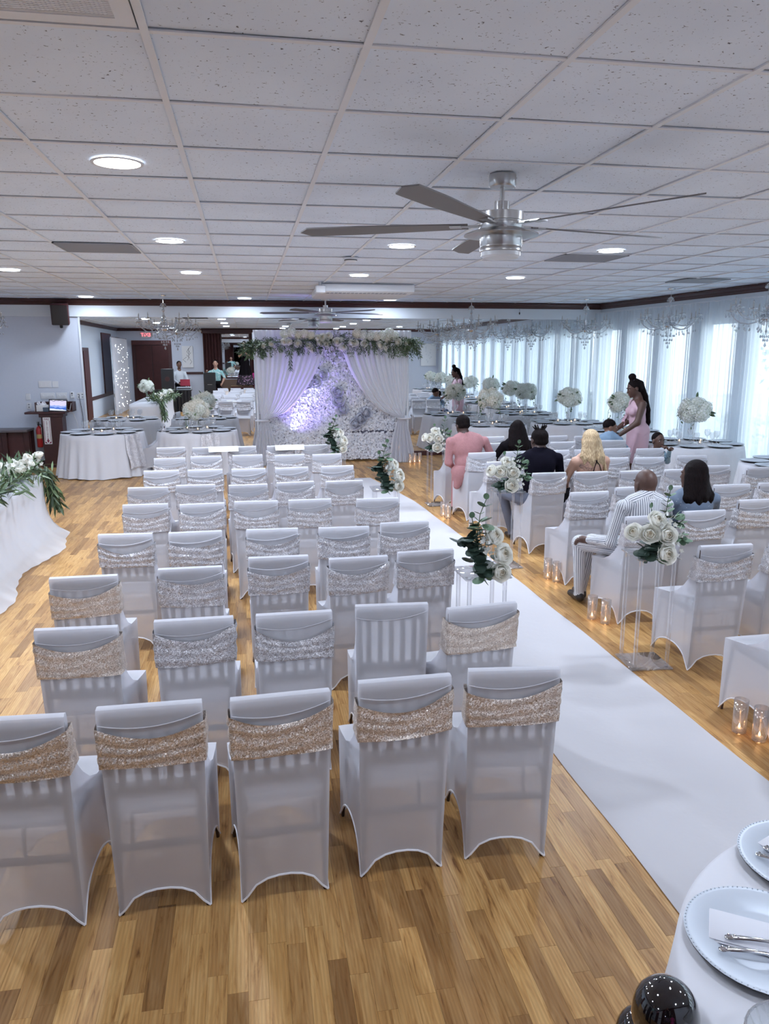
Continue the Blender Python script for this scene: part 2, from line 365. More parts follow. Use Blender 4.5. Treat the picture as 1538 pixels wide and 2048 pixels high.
def seen(s):
    x, y, L, t = s; ym = y+L/2
    if ym < 1.15 or x < -.36*ym-.12 or x > .70*ym+.1: return 99
    return ym+abs(x-.17*ym)*.3
strips.sort(key=seen)
for s in strips[:300]:
    mb = MB(); strip_mb(mb, *s, frng.uniform(-.0004, .0)); part('wood_strip', mb, MT['floor'], floor, smooth=False, tone=True)
mb = MB()
for s in strips[300:]: strip_mb(mb, *s, 0)
o = part('wood_strip_field', mb, MT['floor'], floor, smooth=False, tone=True); o['kind'] = 'stuff'
# ceiling tiles in a tee grid
VENTS = {}
def cell(x, y): return (math.floor((x-X0)/T), math.floor((y-Y0)/T))
tw = T-.014
tile_me = MB().bbox((-tw/2, -tw/2, 0), (tw/2, tw/2, .018), .003).mesh('ceiling_tile', MT['tile'], False)
cells = []
for i in range(-8, 13):
    for j in range(-7, 19):
        cx, cy = X0+(i+.5)*T, Y0+(j+.5)*T
        if cx > RX(cy)+.3 or cx < XL-.3 or cy > D+.2 or cy < YR-.2: continue
        vis = cy > 1.9 and -.345*cy-.5 < cx < .70*cy+.8
        cells.append((0 if vis else 1, cy, cx, i, j))
cells.sort()
nvis = 0; mb = MB()
RETURN = (-1, -1)     # cell of the perforated return grille
for v, cy, cx, i, j in cells:
    if (i, j) == RETURN: continue
    z = CZ+.005+rnd.uniform(0, .004)
    if v == 0 and nvis < 300:
        o = link('ceiling_tile', tile_me, ceiling, (cx, cy, z), (rnd.gauss(0, .0035), rnd.gauss(0, .0035), 0)); nvis += 1
    else: mb.box((cx-tw/2, cy-tw/2, z), (cx+tw/2, cy+tw/2, z+.018))
o = part('ceiling_tile_field', mb, MT['tile'], ceiling, smooth=False); o['kind'] = 'stuff'
for i in range(-8, 14):
    x = X0+i*T
    if x < XL or x > XR1: continue
    part('ceiling_tee', MB().box((x-.014, YR, CZ-.004), (x+.014, D, CZ+.004)).box((x-.003, YR, CZ+.004), (x+.003, D, CZ+.04)), MT['tee'], ceiling, smooth=False)
for j in range(-6, 19):
    y = Y0+j*T
    if y < YR or y > D: continue
    part('ceiling_cross_tee', MB().box((XL, y-.013, CZ-.003), (RX(y), y+.013, CZ+.003)).box((XL, y-.003, CZ+.003), (RX(y), y+.003, CZ+.04)), MT['tee'], ceiling, smooth=False)
# perforated return grille tile
cx, cy = X0+(RETURN[0]+.5)*T, Y0+(RETURN[1]+.5)*T
g = thing('return_grille', 'square white perforated return air grille in the ceiling grid near the camera', 'grille', (cx, cy, CZ))
mb = MB(); h = T/2-.02
for a, b in (((-h, -h), (h, -h+.06)), ((-h, h-.06), (h, h)), ((-h, -h+.06), (-h+.06, h-.06)), ((h-.06, -h+.06), (h, h-.06))): mb.box((a[0], a[1], 0), (b[0], b[1], .012))
part('grille_frame', mb, MT['tee'], g, smooth=False)
mb = MB(); n = 44; st = (2*h-.12)/n
for k in range(n+1):
    q = -h+.06+k*st; w = .012 if k % 22 == 0 else .0035
    mb.box((q-w, -h+.06, .004), (q+w, h-.06, .010)); mb.box((-h+.06, q-w, .003), (h-.06, q+w, .009))
o = part('perforated_plate', mb, MT['tee'], g, smooth=False); o['kind'] = 'stuff'
part('grille_backing', MB().box((-h, -h, .015), (h, h, .02)), MT['vent'], g, smooth=False)
# walls
mb = MB(); mb.box((XL-.15, D, -.1), (XR0+.3, D+.15, CZ+.05)); wall_back = struct('wall_back', mb, MT['wall'])
struct('wall_left', MB().box((XL-.15, YR-.15, -.1), (XL, D, CZ+.05)), MT['wallw'])
struct('wall_rear', MB().box((XL, YR-.15, -.1), (XR1+.2, YR, CZ+.05)), MT['wall'])
# mirror wall and the header above it
mx0, mx1 = -3.12, XR0-.02
struct('trim_1', MB().bbox((XL, D-.05, 2.86), (XR0, D, CZ-.10), .004), MT['header'])
mir = tag(part('wall_mirror', MB().box((mx0, D-.022, .10), (mx1, D-.014, 2.86)), MT['mirror'], smooth=False), 'room wide frameless wall mirror behind the draped arch', 'mirror')
struct('baseboard_back', MB().bbox((mx0, D-.05, 0), (XR0, D, .10), .005).box((XL, D-.02, 0), (mx0, D, .09)), MT['dark'])
struct('trim_2', MB().box((mx0-.035, D-.03, .1), (mx0, D, 2.86)), MT['header'])
# dark crown mouldings
CP = [(0, CZ), (0, CZ-.115), (.015, CZ-.115), (.02, CZ-.098), (.035, CZ-.088), (.05, CZ-.06), (.075, CZ-.035), (.08, CZ-.018), (.095, CZ-.015), (.095, CZ)]
def crown(name, a, b, inn):
    a = Vector((a[0], a[1], 0)); b = Vector((b[0], b[1], 0)); inn = Vector((inn[0], inn[1], 0)); mb = MB(); vs = []
    for p in (a, b): vs += [p+inn*r+Vector((0, 0, z)) for r, z in CP]
    n = len(CP); fs = [(k, (k+1) % n, n+(k+1) % n, n+k) for k in range(n)]; mb.add(vs, fs+[tuple(range(n)), tuple(range(2*n-1, n-1, -1))])
    bm = bmesh.new(); struct(name, mb, MT['dark']); bm.free()
crown('trim_3', (XL, D-.05), (XR0, D-.05), (0, -1))
crown('trim_4', (XR0, D), (XR1, YR), (-WO.x, -WO.y))
crown('trim_5', (XL, YR), (XL, D), (1, 0)); crown('trim_6', (XL, YR), (XR1, YR), (0, 1))
# window wall: piers, sill band, head band; windows with panes; paving outside
WL = (Vector((XR1, YR, 0))-Vector((XR0, D, 0))).length
def wp(s, o=0., z=0.): p = Vector((XR0, D, 0))+WD*s+WO*o; p.z = z; return p
Z0, Z1 = .22, 2.66
mb = MB()
def wslab(s0, s1, z0, z1, o0=0., o1=.14, mb=None):
    vs = [wp(s0, o0, z0), wp(s1, o0, z0), wp(s1, o1, z0), wp(s0, o1, z0), wp(s0, o0, z1), wp(s1, o0, z1), wp(s1, o1, z1), wp(s0, o1, z1)]
    mb.add(vs, [(0, 1, 2, 3), (7, 6, 5, 4), (4, 5, 1, 0), (5, 6, 2, 1), (6, 7, 3, 2), (7, 4, 0, 3)])
wslab(-.2, WL+.2, -.1, Z0, mb=mb); wslab(-.2, WL+.2, Z1, CZ+.05, mb=mb)
wins = []; s = .14; PW_, WW = .40, .80
while s+WW < WL-.5: wins.append((s, s+WW)); s += WW+PW_
e = -.2
for a, b in wins: wslab(e, a, Z0, Z1, mb=mb); e = b
wslab(e, WL+.2, Z0, Z1, mb=mb)
struct('wall_right', mb, MT['header'])
for k, (a, b) in enumerate(wins):
    mb = MB(); f = .035
    for q in ((a, a+f, Z0, Z1), (b-f, b, Z0, Z1), (a, b, Z0, Z0+f), (a, b, Z1-f, Z1)): wslab(*q, .05, .10, mb)
    w = struct('window_%d' % (k+1), mb, MT['white'])
    mb = MB(); wslab(a+f, b-f, Z0+f, Z1-f, .072, .078, mb); part('pane', mb, MT['pane'], w, smooth=False)
# daylight portals in the window openings
    c = wp((a+b)/2, .12, (Z0+Z1)/2); l = area('window_daylight', c, b-a, 1, (1, 1, 1), None, (0, 0, 0), 'RECTANGLE', Z1-Z0)
    zz = WO; xx = WD; l.matrix_world = Matrix((xx, Vector((0, 0, 1)) if xx.cross(Vector((0, 0, 1))).dot(zz) > 0 else Vector((0, 0, -1)), zz)).transposed().to_4x4(); l.location = c
    l.data.cycles.is_portal = True
struct('ground_outside', MB().box((XR0+.35, -12, -.3), (45, 40, -.12)), MT['pave'])
# sheer curtains
cl = 1.72; k = 0; s = .03
ORD = ['first', 'second', 'third', 'fourth', 'fifth', 'sixth', 'seventh', 'eighth', 'ninth', 'tenth', 'eleventh', 'twelfth']
while s < WL-.6:
    ph = rnd.uniform(0, 6); r2 = random.Random(k+50); jit = [r2.uniform(-.5, .5) for _ in range(40)]
    e = min(s+cl, WL-.1)
    def fn(u, v, s=s, e=e, ph=ph, jit=jit):
        z = .03+v*(2.99-.03); q = u*26; i = int(q) % 39; fr = q-int(q); j = jit[i]*(1-fr)+jit[i+1]*fr
        amp = .030*(1-.5*v); o = -.13+amp*math.sin(2*PI*(q*.62+j*.9)+ph)+.012*math.sin(2*PI*q*.17+ph*2)
        return wp(s+(e-s)*(u+.004*math.sin(9*v+j*5)), o, z)
    o = part('sheer_curtain', MB().grid(fn, 130, 6), MT['sheer'], ang=0)
    tag(o, 'white sheer window curtain, %s panel from the mirror corner' % ORD[k], 'curtain', 'sheer curtains along the window wall')
    r = part('curtain_rod', MB().tube([wp(s, -.12, 2.99), wp(e, -.12, 2.99)], .012), MT['white'], o)
    s = e; k += 1

# ================================================================== covered chairs
def lerp(a, b, t): return a+(b-a)*t
US = [-1, -.86, -.66, -.4, -.14, .14, .4, .66, .86, 1]
RZ = [0, .1, .2, .3, .38, .44, .5, .56, .62, .70, .79, .88]
def rear_y(z): return -.068*z/.88
def rear_w(z): return lerp(.173, .188, z/.88)
FC = [(-.022, .88), (-.012, .79), (.005, .70), (.025, .60), (.055, .515), (.12, .482), (.22, .478), (.36, .476), (.455, .465)]   # centre path down the front of the back and over the seat
FE = [(-.022, .88), (-.008, .80), (.015, .725), (.05, .655), (.105, .59), (.175, .53), (.26, .49), (.37, .474), (.455, .462)]
def front_w(k): return [.184, .182, .181, .182, .185, .189, .194, .199, .200][k]
def arch(u, h, e=.88): return h*math.sqrt(max(0, 1-(abs(u)/e)**2.2)) if abs(u) < e else 0
def cover_mesh():
    bm = bmesh.new(); key = {}
    def V(p):
        k = tuple(round(c, 5) for c in p)
        if k not in key: key[k] = bm.verts.new(p)
        return key[k]
    def F(*ps):
        vs = [];
        for p in ps:
            v = V(p)
            if v not in vs: vs.append(v)
        if len(vs) > 2:
            try: bm.faces.new(vs)
            except ValueError: pass
    def quads(G):
        for j in range(len(G)-1):
            for i in range(len(G[0])-1): F(G[j][i], G[j][i+1], G[j+1][i+1], G[j+1][i])
    R = [[(u*rear_w(z), rear_y(z if z > .35 else z+arch(u, .105)*(1-z/.35)) - (.004*(1-u*u) if .1 < z < .85 else 0), z if z > .35 else z+arch(u, .105)*(1-z/.35)) for u in US] for z in RZ]
    quads(R)
    cap = [[(u*.187, -.066, .898) for u in US], [(u*.185, -.048, .905) for u in US], [(u*.184, -.030, .899) for u in US]]
    Ff = []
    for k in range(9):
        row = []
        for u in US:
            w = abs(u)**5; a, b = FC[k], FE[k]; row.append((u*front_w(k), lerp(a[0], b[0], w), lerp(a[1], b[1], w)))
        Ff.append(row)
    quads([R[-1]]+cap+Ff)
    P = [Ff[-1]]
    for z in (.40, .30, .20, .10, 0):
        P.append([(u*lerp(.195, .2, z/.46), .458+.006*(1-z/.4), z if z > .35 else z+arch(u, .11)*(1-z/.35)) for u in US])
    quads(P)
    fl = [P[5-k] for k in range(5)]
    for sgn in (-1, 1):
        ui = 0 if sgn < 0 else len(US)-1
        fcol = [fl[0][ui], fl[1][ui], fl[2][ui], fl[3][ui], fl[4][ui], Ff[8][ui], Ff[7][ui], Ff[6][ui], Ff[5][ui], Ff[4][ui], Ff[3][ui], Ff[2][ui], Ff[1][ui], Ff[0][ui]]
        rz = list(range(12)); rcol = [R[0][ui], R[1][ui], R[2][ui], R[3][ui], R[4][ui], R[5][ui], R[6][ui], R[6][ui], R[7][ui], R[8][ui], R[9][ui], R[10][ui], R[10][ui], R[11][ui]]
        G = []
        ts = [0, .08, .2, .4, .6, .8, .92, 1]
        for j, (a, b) in enumerate(zip(rcol, fcol)):
            row = []
            for t in ts:
                p = [lerp(a[i], b[i], t) for i in range(3)]
                if 0 < t < 1:
                    u = t*2-1; z = p[2]
                    if z < .35: p[2] = z+arch(u, .13, .9)*(1-z/.35)
                    p[0] -= sgn*.010*(1-u*u)
                row.append(tuple(p))
            G.append(row)
        quads(G if sgn > 0 else [r[::-1] for r in G])
        c = [cap[0][ui], cap[1][ui], cap[2][ui]]; F(*(G[-1]+c[::-1]))
    bmesh.ops.recalc_face_normals(bm, faces=bm.faces)
    ed = [e for e in bm.edges if len(e.link_faces) == 2 and e.calc_face_angle(0) > math.radians(48)]
    bmesh.ops.bevel(bm, geom=ed, offset=.009, segments=2, profile=.6, affect='EDGES', clamp_overlap=True)
    for f in bm.faces: f.smooth = True
    me = bpy.data.meshes.new('cover'); bm.to_mesh(me); bm.free(); me.materials.append(MT['cover'])
    hem = []
    for pts in (R[0], P[-1]): hem.append(pts)
    for sgn in (-1, 1):
        ui = 0 if sgn < 0 else len(US)-1; a, b = R[0][ui], P[-1][ui]; pts = []
        for k in range(15):
            t = k/14; u = t*2-1; p = [lerp(a[i], b[i], t) for i in range(3)]
            if 0 < t < 1: p[2] = arch(u, .13, .9); p[0] -= sgn*.010*(1-u*u)
            pts.append(tuple(p))
        hem.append(pts)
    mb = MB()
    for pts in hem: mb.tube([(p[0]*1.004, p[1]+(.001 if p[1] > .2 else -.001), p[2]+.004) for p in pts], .0048, 5)
    return me, mb
def frame_mb():
    mb = MB()
    for sx in (-1, 1):
        def pt(z, ins=.022, dy=.02): return (sx*(rear_w(z)-ins), rear_y(z)+dy, z)
        mb.tube([pt(0, .010, .010), pt(.12, .014, .014), pt(.45), pt(.87)], [.008, .009, .016, .016], 6); mb.tube([(sx*.186, .446, 0), (sx*.180, .440, .12), (sx*.160, .42, .44)], [.008, .009, .015], 6)
        mb.box((sx*.15-.012, .0, .40), (sx*.15+.012, .42, .45))
    for z, h in ((.845, .03), (.56, .02), (.30, .012)):
        mb.box((-.165, rear_y(z)+.010, z-h), (.165, rear_y(z)+.028, z+h))
    mb.box((-.16, .405, .40), (.16, .425, .45)); mb.box((-.16, -.01, .44), (.16, .42, .462))
    return mb
def slat_mb():
    mb = MB(); z0, z1 = .57, .83
    mb.add([(x, rear_y(z)+y, z) for x in (-.013, .013) for z in (z0, z1) for y in (.006, .016)], [(0, 1, 3, 2), (4, 6, 7, 5), (0, 4, 5, 1), (2, 3, 7, 6), (0, 2, 6, 4), (1, 5, 7, 3)])
    return mb
def sash_mesh(k, mat):
    r = random.Random(k*13+5); sag = r.uniform(.045, .08); tilt = r.uniform(-.012, .022); bot = r.uniform(.655, .675); ht = r.uniform(.165, .19); ph = [r.uniform(0, 6) for _ in range(6)]
    loop = []
    for i in range(21): loop.append((lerp(-1, 1, i/20), 0))
    for i in range(1, 4): loop.append((1, i/4))
    for i in range(13): loop.append((lerp(1, -1, i/12), 1))
    for i in range(3, 0, -1): loop.append((-1, i/4))
    n = len(loop); mb = MB(); NV = 10; vs = []
    def fy(z):
        pz = [(q[1], q[0]) for q in FE[:5]]
        for (z1, y1), (z0, y0) in zip(pz, pz[1:]):
            if z0 <= z <= z1: return lerp(y0, y1, (z-z0)/(z1-z0))
        return pz[0][1] if z > pz[0][0] else pz[-1][1]
    for j in range(NV+1):
        v = j/NV
        for (u, s) in loop:
            sg = sag*(1-u*u)
            zt = bot+ht+tilt*u-sg*(1 if s < .5 else .3); zb = bot+tilt*.4*u-sg*.15
            z = lerp(zb, zt, v); w = rear_w(z)+.007; y = lerp(rear_y(z)-.009, fy(z)+.010, s)
            rip = .0045*math.sin(v*19+ph[0]+u*1.3*math.sin(ph[1])+math.sin(u*3+ph[2])*1.2)+.003*math.sin(v*37+u*2.2+ph[3])
            x = u*w
            if s == 0: y -= rip+.004
            elif s == 1: y += rip+.003
            else: x += math.copysign(rip+.002, u)
            vs.append((x, y, z))
    fs = [(j*n+i, j*n+(i+1) % n, (j+1)*n+(i+1) % n, (j+1)*n+i) for j in range(NV) for i in range(n)]
    mb.add(vs, fs); me = mb.mesh('sash', mat); return me
CV_ME, hem_mb = cover_mesh()
SASH = [sash_mesh(k, MT['sq_s']) for k in range(6)]
SASHC = [sash_mesh(k+6, MT['sq_c']) for k in range(4)]
chair0 = thing('banquet_chair', 'x', 'chair', (0, 0, 0))
link('cover', CV_ME, chair0); part('hem', hem_mb, MT['hem'], chair0); part('frame', frame_mb(), MT['frame'], chair0, label='dark wooden frame seen faintly through the cover')
sl = slat_mb().mesh('slat', MT['frame'], False)
for k in range(5): link('slat', sl, chair0, ((k-2)*.058, 0, 0))
# raised fold of doubled fabric under the top of the back
mb = MB(); mb.tube([(u*.183, rear_y(.86)-.0035, .852-.030*(1-u*u)+.012*u) for u in [i/7-1 for i in range(15)]], .0022, 4); part('fabric_fold', mb, MT['cover'], chair0)
link('sash', SASH[0], chair0)
OC = ['nearest', 'second', 'third', 'fourth', 'fifth', 'sixth', 'seventh', 'eighth', 'ninth']
AIS = ['aisle', 'second', 'third', 'fourth', 'fifth', 'sixth']
first = [True]
def put_chair(x, y, rz, label, group, sash, tint=0):
    if first[0]: r = chair0; first[0] = False; r.location = (x, y, 0); r.rotation_euler = (0, 0, rz); r['label'] = label; r['group'] = group
    else: r = dup(chair0, (x, y, 0), rz, label, group)
    for ch in list(KIDS[r.name]):
        if ch.data in SASH or ch.data in SASHC:
            if sash is None: bpy.data.objects.remove(ch); KIDS[r.name].remove(ch)
            else: ch.data = (SASHC if tint else SASH)[sash % (4 if tint else 6)]
    return r
# block beside the head table: (x, y of the back top); columns counted from the aisle
LB = [[(-.86, 2.62, -3), (-.39, 2.64, 0), (.08, 2.64, 3), (.57, 2.70, 1), (1.03, 2.71, -7)],
 [(-.82, 3.53, -3), (-.29, 3.56, 0), (.19, 3.56, 0), (.69, 3.60, -4), (1.13, 3.50, 6)],
 [(-.96, 4.41, 0), (-.37, 4.49, 0), (.16, 4.65, -1), (.65, 4.54, 2), (1.10, 4.62, 3)],
 [(-.88, 5.47, -4), (-.40, 5.45, 1), (.15, 5.44, -3), (.67, 5.40, -3), (1.14, 5.49, 3)],
 [(-.88, 6.58, -1), (-.41, 6.52, 3), (.05, 6.55, -4), (.51, 6.54, 0), (1.10, 6.48, 0)],
 [(-.96, 7.45, -3), (-.52, 7.51, -2), (-.02, 7.43, 2), (.44, 7.50, 5), (.93, 7.48, 3)],
 [(-.95, 8.54, 0), (-.48, 8.52, 1), (-.01, 8.50, 1), (.46, 8.50, 8), (.98, 8.53, 5)],
 [(-.96, 9.58, 3), (-.53, 9.68, 3), (-.02, 9.70, 3), (.50, 9.62, 4), (.97, 9.60, 7)],
 [(-1.05, 10.70, 4), (-.57, 10.62, 5), (-.09, 10.64, 5), (.43, 10.62, 4), (.90, 10.63, 8)]]
sd = 0
for r, row in enumerate(LB):
    for k, (x, y, a) in enumerate(row):
        col = 4-k; sd += 1; a = math.radians(a)
        nos = (r == 1 and k == 3)
        kind = 'champagne' if r == 0 or (r == 1 and k in (0, 4)) or (r == 2 and k == 0) else 'silver'  # near sashes carry the warm light off the floor as a tint
        if nos: lab = 'white covered chair without any sash in the second nearest row beside the aisle'
        else: lab = '%s sashed white chair, %s from the aisle in the %s row, podium side' % (kind, 'first' if col == 0 else AIS[col], OC[r])
        put_chair(x+.1*math.sin(a)*0, y+.108, a, lab, 'covered chairs on the podium side of the aisle', None if nos else sd*5+r, kind == 'champagne')
RB = [[(3.0, 3.44, 0), (3.56, 3.46, 1)], [(3.10, 4.45, -1), (3.66, 4.50, 0)], [(3.06, 5.40, 1), (3.61, 5.51, 2), (4.35, 5.86, 0)],
 [(3.07, 6.48, 1), (3.60, 6.65, 2), (4.12, 6.62, 0), (4.60, 6.60, -2), (5.10, 6.62, -2)],
 [(3.15, 7.64, 0), (3.62, 7.62, 0), (4.13, 7.60, 0), (4.66, 7.61, 0), (5.18, 7.79, -5), (5.63, 7.58, 0)],
 [(2.93, 8.57, 5), (3.44, 8.60, 2), (3.95, 8.60, 0), (4.38, 8.62, 0), (4.82, 8.57, -3), (5.43, 8.63, -4)],
 [(2.95, 9.41, 6), (3.47, 9.45, 2), (3.97, 9.45, 0), (4.42, 9.45, 0), (4.86, 9.50, 3), (5.29, 9.40, -3)],
 [(2.90, 10.35, 4), (3.40, 10.38, 2), (3.92, 10.35, 0), (4.45, 10.35, 0), (5.27, 10.42, -6)], [(3.50, 11.25, 6), (4.14, 11.22, 4), (4.66, 11.20, 3), (5.10, 11.2, 3)]]
RB[-1] = [(3.68, 11.22, 6), (4.20, 11.22, 4), (4.68, 11.15, 3), (5.12, 11.05, 5)]
SEAT = {}
for r, row in enumerate(RB):
    for k, (x, y, a) in enumerate(row):
        sd += 1; a = math.radians(a)
        lab = 'silver sashed white chair, %s from the aisle in the %s row, window side' % ('first' if k == 0 else AIS[k], OC[r])
        SEAT[(r, k)] = put_chair(x, y+.060, a, lab, 'covered chairs on the window side of the aisle', sd*5+r)
put_chair(-1.56, 14.55, PI/2+.15, 'silver sashed white chair turned sideways between the two podium side round tables', 'covered chairs drawn up at the tables', 3)

# ================================================================== tables, cloths and place settings
def cloth_round(R, H, seed, nf=26, flare=.10):
    r = random.Random(seed); mb = MB(); n = 160; ph = [r.uniform(0, 6) for _ in range(6)]
    prof = [(0, 0), (.5*R, 0), (.9*R, 0), (R*.985, -.001), (R+.004, -.012)]
    vs = [(0, 0, 0)]; rings = []
    for rr, z in prof[1:]: rings.append([(rr*math.cos(2*PI*k/n), rr*math.sin(2*PI*k/n), z) for k in range(n)])
    NH = 9
    for j in range(1, NH+1):
        v = j/NH; ring = []
        for k in range(n):
            t = 2*PI*k/n; f = math.sin(nf*t+ph[0]+1.6*math.sin(2*t+ph[1]))*.5+math.sin(nf*.62*t*1.0+ph[2]+math.sin(3*t+ph[3]))*.5*(1 if True else 0)
            f = f if abs(t-2*PI) > .001 else f
            rr = R+.006+flare*v**1.2+.045*v**.9*f
            ring.append((rr*math.cos(t), rr*math.sin(t), -.012-v*(H-.022)+.008*math.sin(7*t+ph[4])*v))
        rings.append(ring)
    for rg in rings: vs += rg
    fs = [(0, 1+k, 1+(k+1) % n) for k in range(n)]
    for j in range(len(rings)-1):
        for k in range(n): a = 1+j*n; fs.append((a+k, a+(k+1) % n, a+n+(k+1) % n, a+n+k)[::-1])
    mb.add(vs, fs); return mb
def plate_mb(R=.18):
    mb = MB(); mb.lathe([(0, .006), (.56*R, .006), (.60*R, .008), (.66*R, .014), (.93*R, .021), (.985*R, .0225), (R, .021)], 36, mi=0)
    mb.lathe([(R, .021), (R*.993, .016), (.93*R, .010), (.62*R, 0), (0, 0)], 36, mi=1)  # underside black: shade beneath the rim put into its colour
    return mb
PLATE = plate_mb(); PLATE_ME = autosmooth(PLATE.mesh('charger_plate', [MT['silver'], MT['black']]), 60)
bd = MB()
for k in range(90): t = 2*PI*k/90; bd.ball((.176*math.cos(t), .176*math.sin(t), .0222), .0022, 4)
BEAD_ME = bd.mesh('beaded_rim', MT['silver'])
gl = MB().lathe([(0, .004), (.036, .003), (.037, .006), (.012, .012), (.005, .022), (.0045, .085), (.008, .092), (.032, .11), (.042, .14), (.043, .165), (.038, .20)], 14)
GLASS_ME = gl.mesh('wine_glass', MT['glass'])
tl = MB().lathe([(.024, 0), (.030, .01), (.032, .05), (.030, .05), (.028, .012), (0, .01)], 12); TL_ME = tl.mesh('tealight_holder', MT['glass'])
WAX_ME = MB().lathe([(0, .012), (.022, .012), (.022, .026), (0, .026)], 10).mesh('wax', MT['candle'])
FL_ME = MB().lathe([(0, 0), (.006, .007), (.0055, .014), (.002, .026), (0, .032)], 8).mesh('flame', MT['flame'])
def flower_uv(mb_tone): return mb_tone
def rose_mesh(seed, mat, R=.05):
    r = random.Random(seed); mb = MB()
    L = [(3, .16, 84, 1.6, 0), (3, .30, 78, 1.25, .02), (4, .46, 66, 1.05, .05), (5, .64, 52, .92, .09), (5, .82, 34, .85, .13), (6, 1.0, 14, .72, .20)]
    for li, (n, rad, top, wid, curl) in enumerate(L):
        off = r.uniform(0, 6)
        for k in range(n):
            t = off+2*PI*k/n+r.uniform(-.1, .1); vs = []; tp = top+r.uniform(-5, 5)
            for j in range(5):
                v = j/4; e = math.radians(lerp(-62, tp, v))
                for i in range(5):
                    u = i/2-1; a = t+u*wid*(.45+.55*math.sin(PI*min(.5, v*.62+.12))); ee = e-math.radians(16)*u*u*v
                    rr = R*rad*(1+curl*(v**4)*1.6+.05*u*u*v)*(.96+.06*(k % 2)); vs.append((rr*math.cos(ee)*math.cos(a), rr*math.cos(ee)*math.sin(a), R*(.45+.18*(1-rad))+rr*math.sin(ee)*.95))
            fs = [(j*5+i, j*5+i+1, j*5+i+6, j*5+i+5) for j in range(4) for i in range(4)]
            mb.add(vs, fs, 0, min(1, max(0, (3.2-li)/3.2)))
    return mb.mesh('rose', mat, True, True)
def hyd_mesh(seed, mat, R=.1, n=85):
    r = random.Random(seed); mb = MB()
    for k in range(n):
        z = 1-2*(k+.5)/n; a = k*2.399963; q = math.sqrt(1-z*z); d = Vector((q*math.cos(a), q*math.sin(a), z)); rr = R*r.uniform(.88, 1.06)
        x = d.orthogonal().normalized(); x = Matrix.Rotation(r.uniform(0, 6), 3, d) @ x; y = d.cross(x); c = d*rr; s = R*.235; tn = min(1, max(0, r.gauss(.80, .2)))
        for i in range(4):
            e = Matrix.Rotation(i*PI/2, 3, d) @ x; f = d.cross(e); up_ = d*(s*.28)
            mb.add([c, c+e*s*.55-f*s*.42+up_*.6, c+e*s+up_*r.uniform(.2, 1.2), c+e*s*.55+f*s*.42+up_*.6], [(0, 1, 2, 3)], 0, tn)
    mb.ball((0, 0, 0), R*.86, 10, 0, None, .25)
    return mb.mesh('hydrangea', mat, False, True)
ROSES = [rose_mesh(k, MT['rose']) for k in range(3)]
HYD = [hyd_mesh(k, MT['hyd']) for k in range(2)]+[hyd_mesh(5, MT['hydp'])]
def centrepiece(label, loc, seed, R=.235, zc=.49, hyd=(0, 1, 0), green=10):
    r = random.Random(seed); t = thing('flower_centrepiece', label, 'flowers', loc, 0, 'tall hydrangea centrepieces')
    part('trumpet_vase', MB().lathe([(0, .004), (.075, 0), (.078, .008), (.03, .02), (.016, .05), (.020, .16), (.034, .30), (.06, .40), (.075, .44)], 16), MT['glass'], t)
    n = 11
    for k in range(n):
        z = 1-2*(k+.5)/n*.86; a = k*2.4+seed; q = math.sqrt(max(0, 1-z*z)); o = link('hydrangea', HYD[r.choice(hyd)], t, (R*.62*q*math.cos(a)*1.08, R*.62*q*math.sin(a)*1.08, zc+R*.52*z), (r.uniform(0, 3), r.uniform(0, 3), 0)); s = R/.235*r.uniform(.98, 1.2); o.scale = (s, s, s)
    mb = MB()
    for k in range(green):
        d = rv(r); d.z = abs(d.z)*.6-.25; d.normalize(); mb.leaf(Vector((0, 0, zc))+d*R*.8, (d+Vector((0, 0, -.2))), rv(r), .12, .045, 0, r.uniform(.3, 1))
    for k in range(3):
        a = r.uniform(0, 6); p = Vector((math.cos(a)*R*.85, math.sin(a)*R*.85, zc-.06)); mb.tube([p, p+Vector((math.cos(a)*.04, math.sin(a)*.04, -.08)), p+Vector((math.cos(a)*.05, math.sin(a)*.05, -.24))], .004, 4, 0, True, .6)
        for q in range(5): mb.leaf(p+Vector((0, 0, -.05*q)), rv(r)+Vector((0, 0, -.8)), rv(r), .06, .025, 0, .7)
    o = part('trailing_greens', mb, MT['leaf'], t, tone=True); o['kind'] = 'stuff'
    return t
TBL = None
